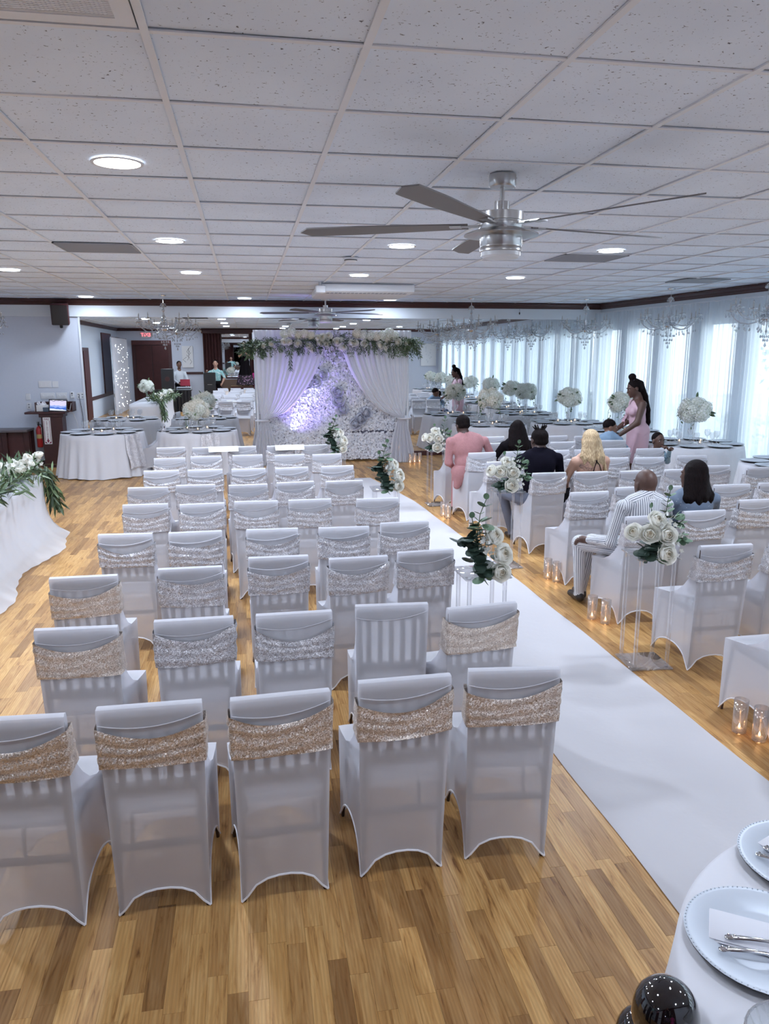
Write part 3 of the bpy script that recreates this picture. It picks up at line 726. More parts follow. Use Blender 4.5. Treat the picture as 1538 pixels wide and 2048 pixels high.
def round_table(name, x, y, R, seed, runner_dir=None, cp=True, place=8, cpseed=0, hyd=(0, 1, 0), cpz=.49, lights=True, chair=None):
    global TBL
    t = thing('round_table', 'round folding table hidden under the cloth of the %s table' % name, 'table', (x, y, 0), 0, 'round guest tables')
    part('tabletop', MB().lathe([(0, .735), (R-.01, .735), (R-.005, .745), (R-.01, .757), (0, .757)], 40), MT['wood'], t)
    for a in range(4):
        b = a*PI/2+PI/4; part('leg', MB().tube([(math.cos(b)*R*.62, math.sin(b)*R*.62, 0), (math.cos(b)*R*.62, math.sin(b)*R*.62, .735)], .016, 8), MT['tmetal'], t)
    c = part('tablecloth', cloth_round(R, .755, seed), MT['linen'], loc=(x, y, .762), ang=0)
    tag(c, 'white floor length tablecloth on the %s round table' % name, 'tablecloth', 'white round tablecloths')
    z = .763
    if runner_dir is not None:
        mb = MB(); w = .17; nn = 8
        def fn(u, v):
            s = (v-.5)*2*(R+.62); q = (u-.5)*2*w+.01*math.sin(s*14+u*5); ov = abs(s)-math.sqrt(max(.01, R*R-q*q))
            if ov < 0: return (q, s, .004+.002*math.sin(s*30+u*9))
            sg = 1 if s > 0 else -1; return (q*(1+.1*ov), sg*(math.sqrt(max(.01, R*R-q*q))+.012+.20*ov+.012*math.sin(u*14)), .004-ov*.94)
        mb.grid(fn, 10, 70); o = part('table_runner', mb, MT['sq_s'], loc=(x, y, z), rot=(0, 0, runner_dir), ang=0)
        tag(o, 'silver sequin runner hanging over the %s round table' % name, 'table runner', 'sequin table runners')
    SIDE = {0: 'window side', 1: 'mirror side toward the windows', 2: 'mirror side', 3: 'mirror side toward the podium', 4: 'podium side', 5: 'camera side toward the podium', 6: 'camera side', 7: 'camera side toward the windows'}
    for k in range(8):
        a = 2*PI*k/8+PI/16; rr = R-.185; sd_ = SIDE[k]
        o = link('charger_plate', PLATE_ME, None, (x+rr*math.cos(a), y+rr*math.sin(a), z+.006), (0, 0, a)); tag(o, 'silver charger plate on the %s table, %s' % (name, sd_), 'plate', 'charger plates on the %s table' % name)
        a2 = a+.17; rr = R-.40
        o = link('wine_glass', GLASS_ME, None, (x+rr*math.cos(a2), y+rr*math.sin(a2), z+.006), (0, 0, 0)); tag(o, 'clear wine glass on the %s table, %s' % (name, sd_), 'glass', 'wine glasses on the %s table' % name)
    if lights:
        for k in range(3):
            a = (-PI/2, .45, PI-.45)[k]+.1*math.sin(seed); p = (x+.2*math.cos(a), y+.2*math.sin(a), z+.006); tealight(p, 'small glowing tealight on the %s table, %s of the vase' % (name, ('camera side', 'window side', 'podium side')[k]), 'tealights on the %s table' % name)
    if cp: centrepiece('tall glass vase of white hydrangeas on the %s table' % name, (x, y, z+.006), cpseed or seed, zc=cpz, hyd=hyd)
TL0 = [None]
def tealight(p, label, group):
    if TL0[0] is None:
        t = thing('tealight', label, 'candle', p, 0, group); link('holder', TL_ME, t); link('wax', WAX_ME, t); link('flame', FL_ME, t, (0, 0, .027)); TL0[0] = t; return t
    return dup(TL0[0], p, 0, label, group)
round_table('podium corner', -2.60, 14.62, .72, 1, .9, cp=False)
round_table('podium side arch', -.92, 14.62, .72, 2, .35, cpseed=12, cpz=.36, hyd=(0, 2, 1))
round_table('window side arch', 4.75, 14.72, .74, 3, None, cpseed=13, hyd=(2, 2, 0))
round_table('mirror corner', 6.45, 14.80, .74, 4, .25, cpseed=14)
round_table('standing woman', 6.72, 13.05, .68, 5, None, cpseed=16)
round_table('widest bouquet', 6.84, 10.9, .74, 6, None, cpseed=17, hyd=(0, 0, 1), cpz=.50)
round_table('frame edge', 6.92, 8.55, .74, 7, None, cpseed=18)
round_table('mirror reflected', 7.0, 6.2, .74, 8, None, cpseed=19)
round_table('second mirror reflected', 7.15, 3.95, .72, 9, None, cpseed=20)
round_table('third mirror reflected', 7.25, 1.9, .72, 10, None, cpseed=21)
# the near table: cloth, settings with napkin and cutlery, pressed glass bowl
NX, NY, NR = 1.655, 1.03, .80
t = thing('round_table', 'nearest round folding table hidden under the white cloth by the black balloons', 'table', (NX, NY, 0), 0, 'round guest tables')
part('tabletop', MB().lathe([(0, .735), (NR-.01, .735), (NR-.005, .745), (NR-.01, .757), (0, .757)], 40), MT['wood'], t)
for a in range(4):
    b = a*PI/2+PI/4; part('leg', MB().tube([(math.cos(b)*NR*.62, math.sin(b)*NR*.62, 0), (math.cos(b)*NR*.62, math.sin(b)*NR*.62, .735)], .016, 8), MT['tmetal'], t)
c = part('tablecloth', cloth_round(NR, .755, 31, 20, .10), MT['linen'], loc=(NX, NY, .762), ang=0); tag(c, 'white cloth on the nearest round table with the cutlery settings', 'tablecloth', 'white round tablecloths')
# ornate fork and knife
def handle(mb, L, w, s=1):
    def fn(u, v):
        a = u*2*PI; t = v; ww = w*(.55+.45*(1-t)**1.5+.18*math.exp(-((t-.08)/.06)**2)); return (ww*math.cos(a)*(1 if t > .015 else .5), t*L, .004+.004*math.sin(a)*(1 if t > .015 else .6)+.004*math.sin(t*2.5))
    mb.grid(fn, 10, 16)
    for k in range(5): mb.ball(((k % 2-.5)*w*.7, .008+k*.007, .009), (.0022, .004, .002), 6)
def knife_mb():
    mb = MB(); handle(mb, .11, .0085)
    mb.add([(-.006, .11, .003), (.006, .11, .003), (.0095, .16, .003), (.008, .225, .003), (-.004, .235, .003), (-.006, .2, .003), (-.006, .11, .006), (.006, .11, .006), (.0095, .16, .0055), (.008, .225, .005), (-.004, .235, .0045), (-.006, .2, .006)], [(6, 7, 8, 9, 10, 11), (5, 4, 3, 2, 1, 0), (0, 1, 7, 6), (1, 2, 8, 7), (2, 3, 9, 8), (3, 4, 10, 9), (4, 5, 11, 10), (5, 0, 6, 11)]); return mb
def fork_mb():
    mb = MB(); handle(mb, .12, .0085); mb.box((-.004, .12, .003), (.004, .145, .006)); mb.box((-.011, .145, .003), (.011, .165, .006))
    for k in range(4): mb.box((-.011+k*.0063, .165, .003), (-.0085+k*.0063, .205, .0055))
    return mb
def setting(cx, cy, ang, which, fk, kn):
    p = thing('charger_plate', 'pale silver beaded charger on the nearest table, %s' % which, 'plate', (cx, cy, .766), ang, 'charger plates on the nearest table')
    link('dish', PLATE_ME, p); link('beaded_rim', BEAD_ME, p)
    R = Matrix.Rotation(ang, 4, 'Z'); P = lambda q: tuple(Vector((cx, cy, .766))+R @ Vector(q))
    mb = MB(); mb.bbox((-.055, -.11, 0), (.055, .12, .004), .0015).bbox((-.055, -.11, .0045), (.052, .118, .009), .0015)
    n = part('napkin', mb, MT['linen'], None, loc=P((-.01, -.01, .0085)), rot=(0, 0, ang-.18)); tag(n, 'folded white napkin under the cutlery, %s' % which, 'napkin', 'folded napkins')
    f = part('fork', fork_mb(), MT['chrome'], None, loc=(fk[0], fk[1], .786), rot=(.0, 0, ang)); tag(f, 'ornate silver fork on the napkin, %s' % which, 'fork', 'silver forks')
    k = part('knife', knife_mb(), MT['chrome'], None, loc=(kn[0], kn[1], .786), rot=(0, 0, ang+.04)); tag(k, 'ornate silver knife on the napkin, %s' % which, 'knife', 'silver knives')
setting(1.165, 1.395, -1.97, 'setting close to the balloons', (1.073, 1.412), (1.036, 1.380))
setting(1.475, 1.635, -2.55, 'setting farther along the table edge', (1.385, 1.70), (1.345, 1.678))
g = thing('glass_bowl', 'clear pressed glass bowl with fluted sides at the corner of the nearest table', 'bowl', (1.015, 1.085, .766))
mb = MB(); n = 48
def fb(u, v): a = u*2*PI; r_ = .045+.055*v**.7+.004*math.cos(24*a)*v; return (r_*math.cos(a), r_*math.sin(a), .004+.065*v)
mb.grid(fb, 96, 8); mb.lathe([(0, .002), (.045, .002), (.047, .006)], 24); part('fluted_bowl', mb, thin_glass('pressed_glass', (.80, .84, .85), .2, .15, .1), g)
part('glass_rim', MB().tube([(.1*math.cos(a), .1*math.sin(a), .07) for a in [2*PI*k/32 for k in range(33)]], .003, 6), MT['crystal'], g)
# black balloon column beside the near table
b0 = thing('balloon_cluster', 'glossy black balloons on a short stand beside the nearest table', 'balloons', (.835, 1.262, 0))
part('stand_base', MB().lathe([(0, 0), (.12, 0), (.12, .012), (.03, .025), (0, .025)], 20), MT['black'], b0)
part('stand_pole', MB().tube([(0, 0, .02), (0, 0, .66)], .008, 8), MT['black'], b0)
bal = MB(); prof = []
for k in range(17): a = PI*k/16; prof.append((max(0, .083*math.sin(a)*(1-.10*math.cos(a)*-1 if a < PI/2 else 1)), -.092*math.cos(a)))
bal.lathe(prof, 28); bal.lathe([(.004, -.092), (.011, -.104), (.009, -.107)], 10); BAL = bal.mesh('balloon', MT['balloon'])
for (x, y, z, a) in ((.0, .0, .765, .1), (-.035, -.06, .655, 1.9), (.085, -.06, .61, -1.9), (.01, .075, .61, 2.6), (0, 0, .48, 3.0)):
    link('balloon', BAL, b0, (x, y, z), (a, 0, x*9)).scale = (.84, .84, .84)

# ================================================================== aisle: runner, acrylic stands, bouquets, candles
RUNW = [(1.60, 1.0), (1.585, 3.5), (1.62, 8), (1.66, 13.25)], [(2.58, 1.0), (2.55, 4), (2.50, 8), (2.40, 10.9), (2.10, 13.15)]
def edge(P, y):
    for (x0, y0), (x1, y1) in zip(P, P[1:]):
        if y <= y1: return lerp(x0, x1, (y-y0)/(y1-y0))
    return P[-1][0]
def run(u, v): y = 1.0+v*12.2; return (lerp(edge(RUNW[0], y), edge(RUNW[1], y), u)+.004*math.sin(y*5)*(1 if u in (0, 1) else 0), y, .004+.0016*math.sin(y*3.1+u*4)*math.sin(u*9+y))
mb = MB(); mb.grid(run, 10, 90); o = part('aisle_runner', mb, MT['runner'], ang=0); tag(o, 'long white fabric aisle runner laid on the wooden floor', 'aisle runner')
def stand(x, y, label, h=.80):
    t = thing('acrylic_stand', label, 'stand', (x, y, 0), rnd.uniform(-.1, .1), 'clear acrylic flower stands')
    mb = MB().bbox((-.15, -.15, .002), (.15, .15, .014), .002); part('base_plate', mb, MT['acryl'], t)
    part('top_plate', MB().bbox((-.15, -.15, h-.012), (.15, .15, h), .002), MT['acryl'], t)
    for sx in (-1, 1):
        for sy in (-1, 1):
            part('post', MB().bbox((sx*.115-.011, sy*.115-.011, .014), (sx*.115+.011, sy*.115+.011, h-.012), .002), MT['acryl'], t)
    return t
LEAFD = MB().disc_leaf((0, 0, 0), (0, 0, 1), (0, -1, .3), .026).mesh('leaf', MT['euca'], False)
LEAFP = MB().disc_leaf((0, 0, 0), (0, 0, 1), (0, -1, .3), .024).mesh('leaf', MT['eucal'], False)
mb = MB(); r2 = random.Random(4)
for k in range(9):
    c = Vector((r2.uniform(-.04, .04), r2.uniform(-.03, .02), r2.uniform(-.05, .05))); d = (rv(r2)+Vector((0, -1, .3))).normalized(); x = d.orthogonal().normalized(); y = d.cross(x)
    for i in range(5): a = i*2*PI/5; e = x*math.cos(a)+y*math.sin(a); f = d.cross(e); mb.add([c, c+e*.010-f*.008+d*.003, c+e*.020+d*.002, c+e*.010+f*.008+d*.003], [(0, 1, 2, 3)])
SPRIG = mb.mesh('blossom_sprig', MT['filler'], False)
def bouquet(label, loc, roses, tall, leaves, sprigs, seed):
    r = random.Random(seed); t = thing('rose_bouquet', label, 'flowers', loc, 0, 'ivory rose bouquets along the aisle')
    part('foam_base', MB().lathe([(0, 0), (.055, 0), (.06, .03), (.05, .075), (0, .085)], 14, (0, 0, 0)), MT['euca'], t)
    for k, (x, y, z, s, ax, az) in enumerate(roses):
        o = link('rose', ROSES[k % 3], t, (x, y, z), (ax, 0, az)); o.scale = (s, s, s)
    st = MB()
    for pts in tall:
        st.tube(pts, .0028, 5)
        for k in range(len(pts)-1):
            a, b = Vector(pts[k]), Vector(pts[k+1]); m = max(1, int((b-a).length/.034))
            for i in range(m):
                p = a.lerp(b, i/m)
                for sg in (-1, 1):
                    d = (b-a).normalized()*.6+Vector((sg, r.uniform(-.9, .2), r.uniform(-.2, .4))); q = d.to_track_quat('Z', 'Y').to_euler()
                    o = link('leaf', LEAFP if r.random() < .7 else LEAFD, t, p, (q.x, q.y, q.z+r.uniform(-.4, .4))); s = r.uniform(.7, 1.15)*(1.1 if i else .8); o.scale = (s, s, s)
        o = link('leaf', LEAFP, t, pts[-1], (0, 0, r.uniform(-.5, .5))); o.scale = (.8, .8, .8)
    for (x, y, z, n, sp, dk) in leaves:
        for i in range(n):
            g_ = lambda q: max(-1.1*q, min(1.1*q, r.gauss(0, q))); p = Vector((x+g_(sp), y+g_(sp*.6), z+g_(sp))); d = Vector((x, y-.12, (z-.15)))*2+rv(r)*.5; q = d.to_track_quat('Z', 'Y').to_euler()
            o = link('leaf', LEAFD if dk else LEAFP, t, p, (q.x, q.y, q.z+r.uniform(-.5, .5))); s = r.uniform(1.1, 1.65); o.scale = (s, s, s)
        st.tube([(0, 0, .05), (x*.5, y*.5, z*.6+.02), (x, y, z)], .0025, 4)
    for (x, y, z) in sprigs:
        o = link('blossom_sprig', SPRIG, t, (x, y, z), (r.uniform(-.4, .4), r.uniform(-.4, .4), r.uniform(-.6, .6))); st.tube([(0, 0, .05), (x, y+.02, z)], .002, 4)
    part('stems', st, MT['stem'], t); return t
HP = PI/2
RW = [(-.04, -.07, .245, 1.05, 1.0, .2), (-.165, -.05, .165, 1.0, 1.1, -.9), (-.09, -.10, .165, 1.05, 1.25, -.4), (.015, -.12, .16, 1.08, 1.3, .0), (.0, -.15, .04, 1.12, 1.35, .1)]
bA = bouquet('ivory rose bouquet with tall eucalyptus on the stand behind the striped shirt man', (2.70, 4.68, .80), RW,
  [[(.03, 0, .05), (.07, -.01, .22), (.085, 0, .36), (.10, 0, .44)], [(.02, -.02, .08), (.12, -.04, .20), (.18, -.05, .24)], [(0, 0, .1), (-.03, -.03, .28), (-.05, -.03, .33)]],
  [(.10, -.05, .23, 9, .03, 0), (.16, -.06, .12, 6, .025, 0), (-.09, -.08, .07, 12, .035, 1), (.06, -.08, .10, 7, .03, 0), (-.02, -.12, -.01, 4, .02, 0), (.0, .02, .14, 8, .05, 1)],
  [(.05, -.10, .25), (.10, -.10, .17), (.09, -.12, .05), (.0, -.11, .26), (.05, -.12, .10)], 1)
stand(2.70, 4.70, 'clear acrylic stand under the rose bouquet behind the striped shirt man')
stand(2.56, 7.30, 'clear acrylic stand under the rose bouquet beside the dark suited man')
stand(2.66, 10.60, 'clear acrylic stand under the rose bouquet beside the pink dress aisle seat')
dup(bA, (2.56, 7.27, .83), -.15, 'ivory rose bouquet on the stand beside the dark suited man')
dup(bA, (2.64, 10.5, .82), -.3, 'ivory rose bouquet on the stand nearest the arch, window side')
RL = [(.025, -.08, .25, 1.0, 1.0, .5), (.070, -.12, .145, 1.08, 1.2, .4), (.055, -.15, .045, 1.0, 1.35, .1)]
bB = bouquet('ivory rose bouquet with dark leaves standing nearest along the runner, podium side', (1.42, 4.45, .80), RL,
  [[(-.02, 0, .06), (-.05, -.02, .25), (-.03, -.01, .38), (.01, 0, .47)], [(-.02, -.02, .06), (-.07, -.03, .28), (-.085, -.02, .36)]],
  [(-.12, -.07, .23, 18, .034, 1), (-.08, -.10, .14, 16, .04, 1), (-.03, -.12, .06, 9, .035, 1), (-.05, -.06, .30, 8, .035, 0), (.10, -.10, .08, 5, .02, 1), (-.02, -.11, .03, 5, .02, 0), (.0, .02, .15, 8, .05, 1)],
  [(.0, -.12, .20), (-.01, -.10, .26), (.03, -.13, .10)], 2)
stand(1.42, 4.48, 'clear acrylic stand under the nearest rose bouquet, podium side')
stand(1.37, 7.62, 'clear acrylic stand under the middle rose bouquet, podium side')
stand(1.20, 10.62, 'clear acrylic stand under the farthest rose bouquet, podium side')
dup(bB, (1.37, 7.58, .80), .2, 'ivory rose bouquet halfway along the runner, podium side')
dup(bB, (1.20, 10.6, .82), .1, 'ivory rose bouquet nearest the arch, podium side')
# glass cylinder candles on the floor
CYL = MB().lathe([(0, .004), (.036, .004), (.038, 0), (.040, .004), (.040, .20), (.0385, .20), (.0385, .008), (0, .008)], 20).mesh('glass_cylinder', MT['glass'])
cy0 = [None]
def cyl_candle(x, y, label):
    g = 'tealights in glass cylinders on the floor'
    if cy0[0] is None:
        t = thing('floor_candle', label, 'candle', (x, y, .001), 0, g); link('glass_cylinder', CYL, t); link('wax', WAX_ME, t, (0, 0, -.003)); link('flame', FL_ME, t, (0, 0, .024)); cy0[0] = t
        l = bpy.data.lights.new('candle_glow', 'POINT'); l.energy = .12; l.color = (1, .5, .2); l.shadow_soft_size = .012; q = bpy.data.objects.new('candle_glow', l); C.objects.link(q); q.parent = t; q.location = (0, 0, .065); KIDS[t.name].append(q); return
    dup(cy0[0], (x, y, .001), 0, label)
for x, y, l in ((2.735, 3.66, 'tealight in glass cylinder by the nearest window side chair, farther of the pair'), (2.785, 3.55, 'tealight in glass cylinder by the nearest window side chair, nearer of the pair'),
  (2.74, 5.62, 'tealight in glass cylinder by the striped shirt man, farther of the pair'), (2.80, 5.50, 'tealight in glass cylinder by the striped shirt man, nearer of the pair'),
  (2.82, 6.78, 'tealight in glass cylinder by the empty aisle chair, farther of the pair'), (2.86, 6.66, 'tealight in glass cylinder by the empty aisle chair, nearer of the pair'),
  (2.55, 9.80, 'tealight in glass cylinder by the pink dress aisle seat, farther of the pair'), (2.58, 9.66, 'tealight in glass cylinder by the pink dress aisle seat, nearer of the pair'),
  (3.17, 14.86, 'tealight in glass cylinder before the arch drape, first from the aisle'), (3.27, 14.90, 'tealight in glass cylinder before the arch drape, second from the aisle'), (3.38, 14.93, 'tealight in glass cylinder before the arch drape, third from the aisle')):
    cyl_candle(x, y, l)

# ================================================================== draped arch with flower wall
AY = 15.12; AX0, AX1 = .18, 3.20; ATOP = 2.56
a = thing('wedding_arch', 'white pipe frame holding the arch drapes in front of the mirror', 'arch', (1.69, AY, 0))
for x in (AX0+.02, AX1-.02):
    part('upright', MB().tube([(x-1.69, .06, .01), (x-1.69, .06, ATOP)], .022, 10), MT['white'], a); part('foot_plate', MB().bbox((x-1.69-.2, -.14, 0), (x-1.69+.2, .26, .01), .003), MT['metal'], a)
part('crossbar', MB().tube([(AX0-1.69, .06, ATOP), (AX1-1.69, .06, ATOP)], .022, 10), MT['white'], a)
def drape(mirrored):
    path = [(1.62, 2.50), (1.55, 2.32), (1.50, 2.20), (1.37, 1.85), (1.20, 1.55), (.98, 1.25), (.72, 1.02), (.38, .885)]
    def right(v):     # v 0 top..1 knot
        q = v*(len(path)-1); i = min(int(q), len(path)-2); f = q-i; return (lerp(path[i][0], path[i+1][0], f), lerp(path[i][1], path[i+1][1], f))
    nf = 13; vs = []; NU, NV, NB = 110, 26, 12
    for j in range(NV+NB+1):
        row = []
        for i in range(NU+1):
            u = i/NU; fold = math.sin(2*PI*nf*u+1.3*math.sin(5*u))*.7+math.sin(2*PI*nf*.41*u+1)*.5
            if j <= NV:
                v = j/NV; rx, rz = right(v); lx = lerp(AX0, AX0+.085, v**1.5); lz = lerp(2.54, .87, v)
                tz = lerp(2.54, 2.50, u); x = lerp(lx, rx, u); z = lerp(lz, rz, u**(.8))
                amp = .034*(1-v)**.6+.012; y = AY-.01-amp*fold-.05*math.sin(PI*u)*v
            else:
                w = (j-NV)/NB; wf = w**.65; x0 = lerp(AX0+.085, AX0-.12, wf); x1 = lerp(.38, .60, wf); x = lerp(x0, x1, u); z = lerp(lerp(.87, .885, u), .012+.008*abs(fold), w)
                y = AY-.01-(.012+.05*wf)*fold-.10*wf*(1 if w > .9 else w)
            if mirrored: x = 3.37-x
            row.append((x, y, z))
        vs += row
    W = NU+1; fs = [(j*W+i, j*W+i+1, (j+1)*W+i+1, (j+1)*W+i) for j in range(NV+NB) for i in range(NU)]
    mb = MB(); mb.add(vs, fs if not mirrored else [f[::-1] for f in fs]); return mb
for mir_, nm in ((False, 'podium'), (True, 'window')):
    o = part('arch_drape', drape(mir_), MT['drape'], ang=0); tag(o, 'gathered white voile drape tied back on the %s side of the arch' % nm, 'drape', 'arch drapes')
    kx = .275 if not mir_ else 3.37-.275
    part('tieback', MB().tube([(kx+.12*math.cos(q), AY-.02+.075*math.sin(q), .88) for q in [2*PI*k/20 for k in range(21)]], .014, 8), MT['drape'], o)
mb = MB(); mb.grid(lambda u, v: (lerp(AX0-.02, AX1+.02, u), AY-.045+.012*math.sin(u*210)-.02*(v), lerp(2.22, 2.595, v)), 150, 4); mb.grid(lambda u, v: (lerp(AX0-.02, AX1+.02, u), lerp(AY-.06, AY+.12, v), 2.595), 20, 1)
o = part('valance', mb, MT['drape'], ang=0); tag(o, 'pleated white fabric valance along the top of the arch', 'valance')
# flower wall
FW0, FW1, FH = .42, 2.98, 2.42; FY = 15.44
w = thing('flower_wall', 'white silk flower wall panel lit blue behind the arch drapes', 'flower wall', (1.7, FY, 0))
part('backing_panel', MB().box((FW0-1.7, .03, .03), (FW1-1.7, .05, FH)), pmat('net_backing', (.20, .20, .27), .9), w, smooth=False)
for k in range(3): part('panel_leg', MB().tube([(FW0-1.7+.1+k*1.18, .04, 0), (FW0-1.7+.1+k*1.18, .04, 1.)], .012, 6), MT['metal'], w)
mb = MB(); r2 = random.Random(11)
nx, nz = 84, 78
for i in range(nx):
    for j in range(nz):
        x = FW0-1.7+(i+.5+r2.uniform(-.4, .4))/nx*(FW1-FW0); z = .05+(j+.5+r2.uniform(-.4, .4))/nz*(FH-.05)
        bulge = .03*math.sin(x*5.1+z*2)*math.sin(z*4.3-x*1.7)
        if abs(z-.60) < .018 and x > .35: continue
        c = Vector((x, -.035-bulge-r2.uniform(0, .03), z)); d = (Vector((0, -1, .1))+rv(r2)*.55).normalized(); e0 = Matrix.Rotation(r2.uniform(0, 6), 3, d) @ d.orthogonal().normalized(); s = r2.uniform(.024, .036); tn = min(1, max(0, r2.gauss(.82, .22)))
        for k in range(4):
            e = Matrix.Rotation(k*PI/2, 3, d) @ e0; f = d.cross(e); mb.add([c, c+e*s*.55-f*s*.45+d*s*.25, c+e*s+d*s*r2.uniform(.1, .6), c+e*s*.55+f*s*.45+d*s*.25], [(0, 1, 2, 3)], 0, tn)
o = part('silk_blossoms', mb, MT['wallfl'], w, smooth=False, tone=True); o['kind'] = 'stuff'
GROSE = rose_mesh(9, pmat('grey_silk_rose', (.66, .67, .76), .7), .10)
for k, (x, z) in enumerate(((-.45, 1.72), (-.33, 1.60), (-.52, 1.58), (-.20, 1.74), (.12, 1.22), (.20, 1.05), (.10, 1.40), (.55, .86), (.45, .76), (.66, .98))):
    link('silk_rose', GROSE, w, (x, -.04, z), (HP*.9+rnd.uniform(-.2, .2), rnd.uniform(-.3, .3), rnd.uniform(-.3, .3)))
# garland over the arch
gz = lambda x: 2.34+.06*math.sin((x-.1)/3.1*PI)
def sprays(mb, n, base, dirs, L, r, W=.16, ml=11, droop=.5):
    for k in range(n):
        p = base(r); d = dirs(r).normalized(); pts = [Vector(p)]
        for i in range(ml): d = (d+Vector((0, 0, -droop*.12))).normalized(); pts.append(pts[-1]+d*(L/ml)*r.uniform(.8, 1.2))
        tn = r.uniform(0, 1)
        for i in range(1, len(pts)):
            t_ = (pts[i]-pts[i-1]).normalized(); sd_ = rv(r)
            for sg in (-1, 1): mb.leaf(pts[i], t_*.8+sd_.cross(t_)*sg*.75, sd_, L*W*r.uniform(1.2, 1.9), L*W*.32, 0, min(1, max(0, tn+r.uniform(-.25, .25))), n=2)
        mb.leaf(pts[-1], t_, sd_, L*W*1.5, L*W*.3, 0, tn, n=2)
g = thing('arch_garland', 'greenery garland with white roses and hydrangeas across the arch top', 'garland', (1.7, 14.98, 2.34))
mb = MB(); r2 = random.Random(21)
def gb(r): x = r.uniform(-1.55, 1.5); return (x, -.03+r.uniform(-.06, .03), gz(x+1.7)-2.34+r.uniform(-.06, .10))
sprays(mb, 70, lambda r: (r.uniform(-1.3, 1.25), -.02, r.uniform(.02, .14)), lambda r: Vector((r.uniform(-.8, .8), -.4, r.uniform(-.1, .9))), .20, r2)
sprays(mb, 190, gb, lambda r: Vector((r.uniform(-.7, .7), -.6, r.uniform(-1.0, .2))), .24, r2)
sprays(mb, 40, lambda r: (r.uniform(-1.62, -1.2), -.03, r.uniform(-.02, .05)), lambda r: Vector((r.uniform(-1, .1), -.5, r.uniform(-.9, .3))), .30, r2)
sprays(mb, 40, lambda r: (r.uniform(1.15, 1.5), -.03, r.uniform(-.02, .10)), lambda r: Vector((r.uniform(-.1, 1), -.5, r.uniform(-.9, .4))), .30, r2)
sprays(mb, 2, lambda r: (-.85+r.uniform(-.03, .03), -.05, -.1), lambda r: Vector((r.uniform(-.1, .1), -.1, -1)), .34, r2)
o = part('willow_foliage', mb, MT['leaf'], g, smooth=False, tone=True); o['kind'] = 'stuff'
part('garland_wire', MB().tube([(x-1.7, .02, gz(x)-2.34) for x in [.05+k*.2 for k in range(17)]], .012, 5), MT['stem'], g)
for k, (x, z, kind, s) in enumerate(((-.95, .15, 0, 1.0), (-.82, .17, 0, 1.05), (-.98, .02, 3, 1.1), (-.87, .02, 3, 1.0), (-.70, .13, 2, .95), (-.58, .14, 2, 1.0), (-.46, .12, 2, .9), (-.35, .09, 3, 1.1), (-.23, .11, 3, 1.2), (-.71, -.01, 3, 1.2), (-.30, .0, 3, 1.1), (-.12, .13, 3, 1.2), (-.18, -.02, 3, 1.4), (.03, .02, 3, 1.4), (.12, .04, 0, .6), (-.5, -.06, 3, 1.1), (.30, .0, 3, 1.2), (.38, -.0, 3, 1.1),
   (.42, .16, 2, 1.05), (.54, .13, 0, 1.0), (.68, .12, 0, 1.05), (.80, .10, 2, 1.0), (.92, .12, 0, 1.0), (1.05, .16, 0, 1.15), (1.15, .12, 0, .9), (.55, -.01, 3, 1.1), (.85, -.04, 3, 1.3), (1.02, .05, 2, .8), (1.20, .02, 3, 1.2), (.10, -.10, 0, .6), (.15, -.08, 3, 1.0), (-.45, -.12, 3, .9), (-1.22, -.02, 3, .8), (-1.35, -.05, 3, .8), (.95, -.10, 3, .8), (1.35, .0, 3, .8))):
    if kind == 3: o = link('rose', ROSES[k % 3], g, (x, -.17, z), (HP*.85, 0, rnd.uniform(-.4, .4)))
    else: o = link('hydrangea', HYD[kind], g, (x, -.13, z+.03), (rnd.uniform(0, 3), rnd.uniform(0, 3), 0)); s *= .92
    o.scale = (s, s, s)
# LED uplight behind the drape
u = thing('uplight', 'small black LED par light on the floor behind the podium side arch drape', 'stage light', (.52, 15.17, 0), .0)
part('floor_bracket', MB().box((-.05, -.03, 0), (.05, .03, .008)).box((-.055, -.01, .0), (-.05, .01, .09)).box((.05, -.01, 0), (.055, .01, .09)), MT['black'], u, smooth=False)
part('lamp_body', MB().lathe([(0, -.06), (.04, -.055), (.045, .05), (.04, .055), (.0, .05)], 16), MT['black'], u, loc=(0, 0, .09), rot=(-.25, .35, 0)); part('lens', MB().lathe([(0, .051), (.037, .051)], 16), emis('led_lens', (.55, .6, 1), 6), u, loc=(0, 0, .09), rot=(-.25, .35, 0))
def spot(name, loc, target, power, col, ang, blend, parent=None, size=.02):
    l = bpy.data.lights.new(name, 'SPOT'); l.energy = power; l.color = col; l.spot_size = ang; l.spot_blend = blend; l.shadow_soft_size = size
    o = bpy.data.objects.new(name, l); C.objects.link(o); o.location = loc; o.rotation_euler = (Vector(target)-Vector(loc)).to_track_quat('-Z', 'Y').to_euler(); return o
spot('uplight_white_led', (.60, 15.10, .16), (1.10, 15.40, 1.10), 400, (.72, .80, 1.0), .36, 1.0)
dup(u, (.80, 14.55, 0), .3, 'small black LED par light on the floor in front of the arch, podium side')
spot('uplight_blue_led', (.84, 14.60, .16), (1.25, 15.3, 1.75), 190, (.34, .25, 1.0), 1.3, 1.0)

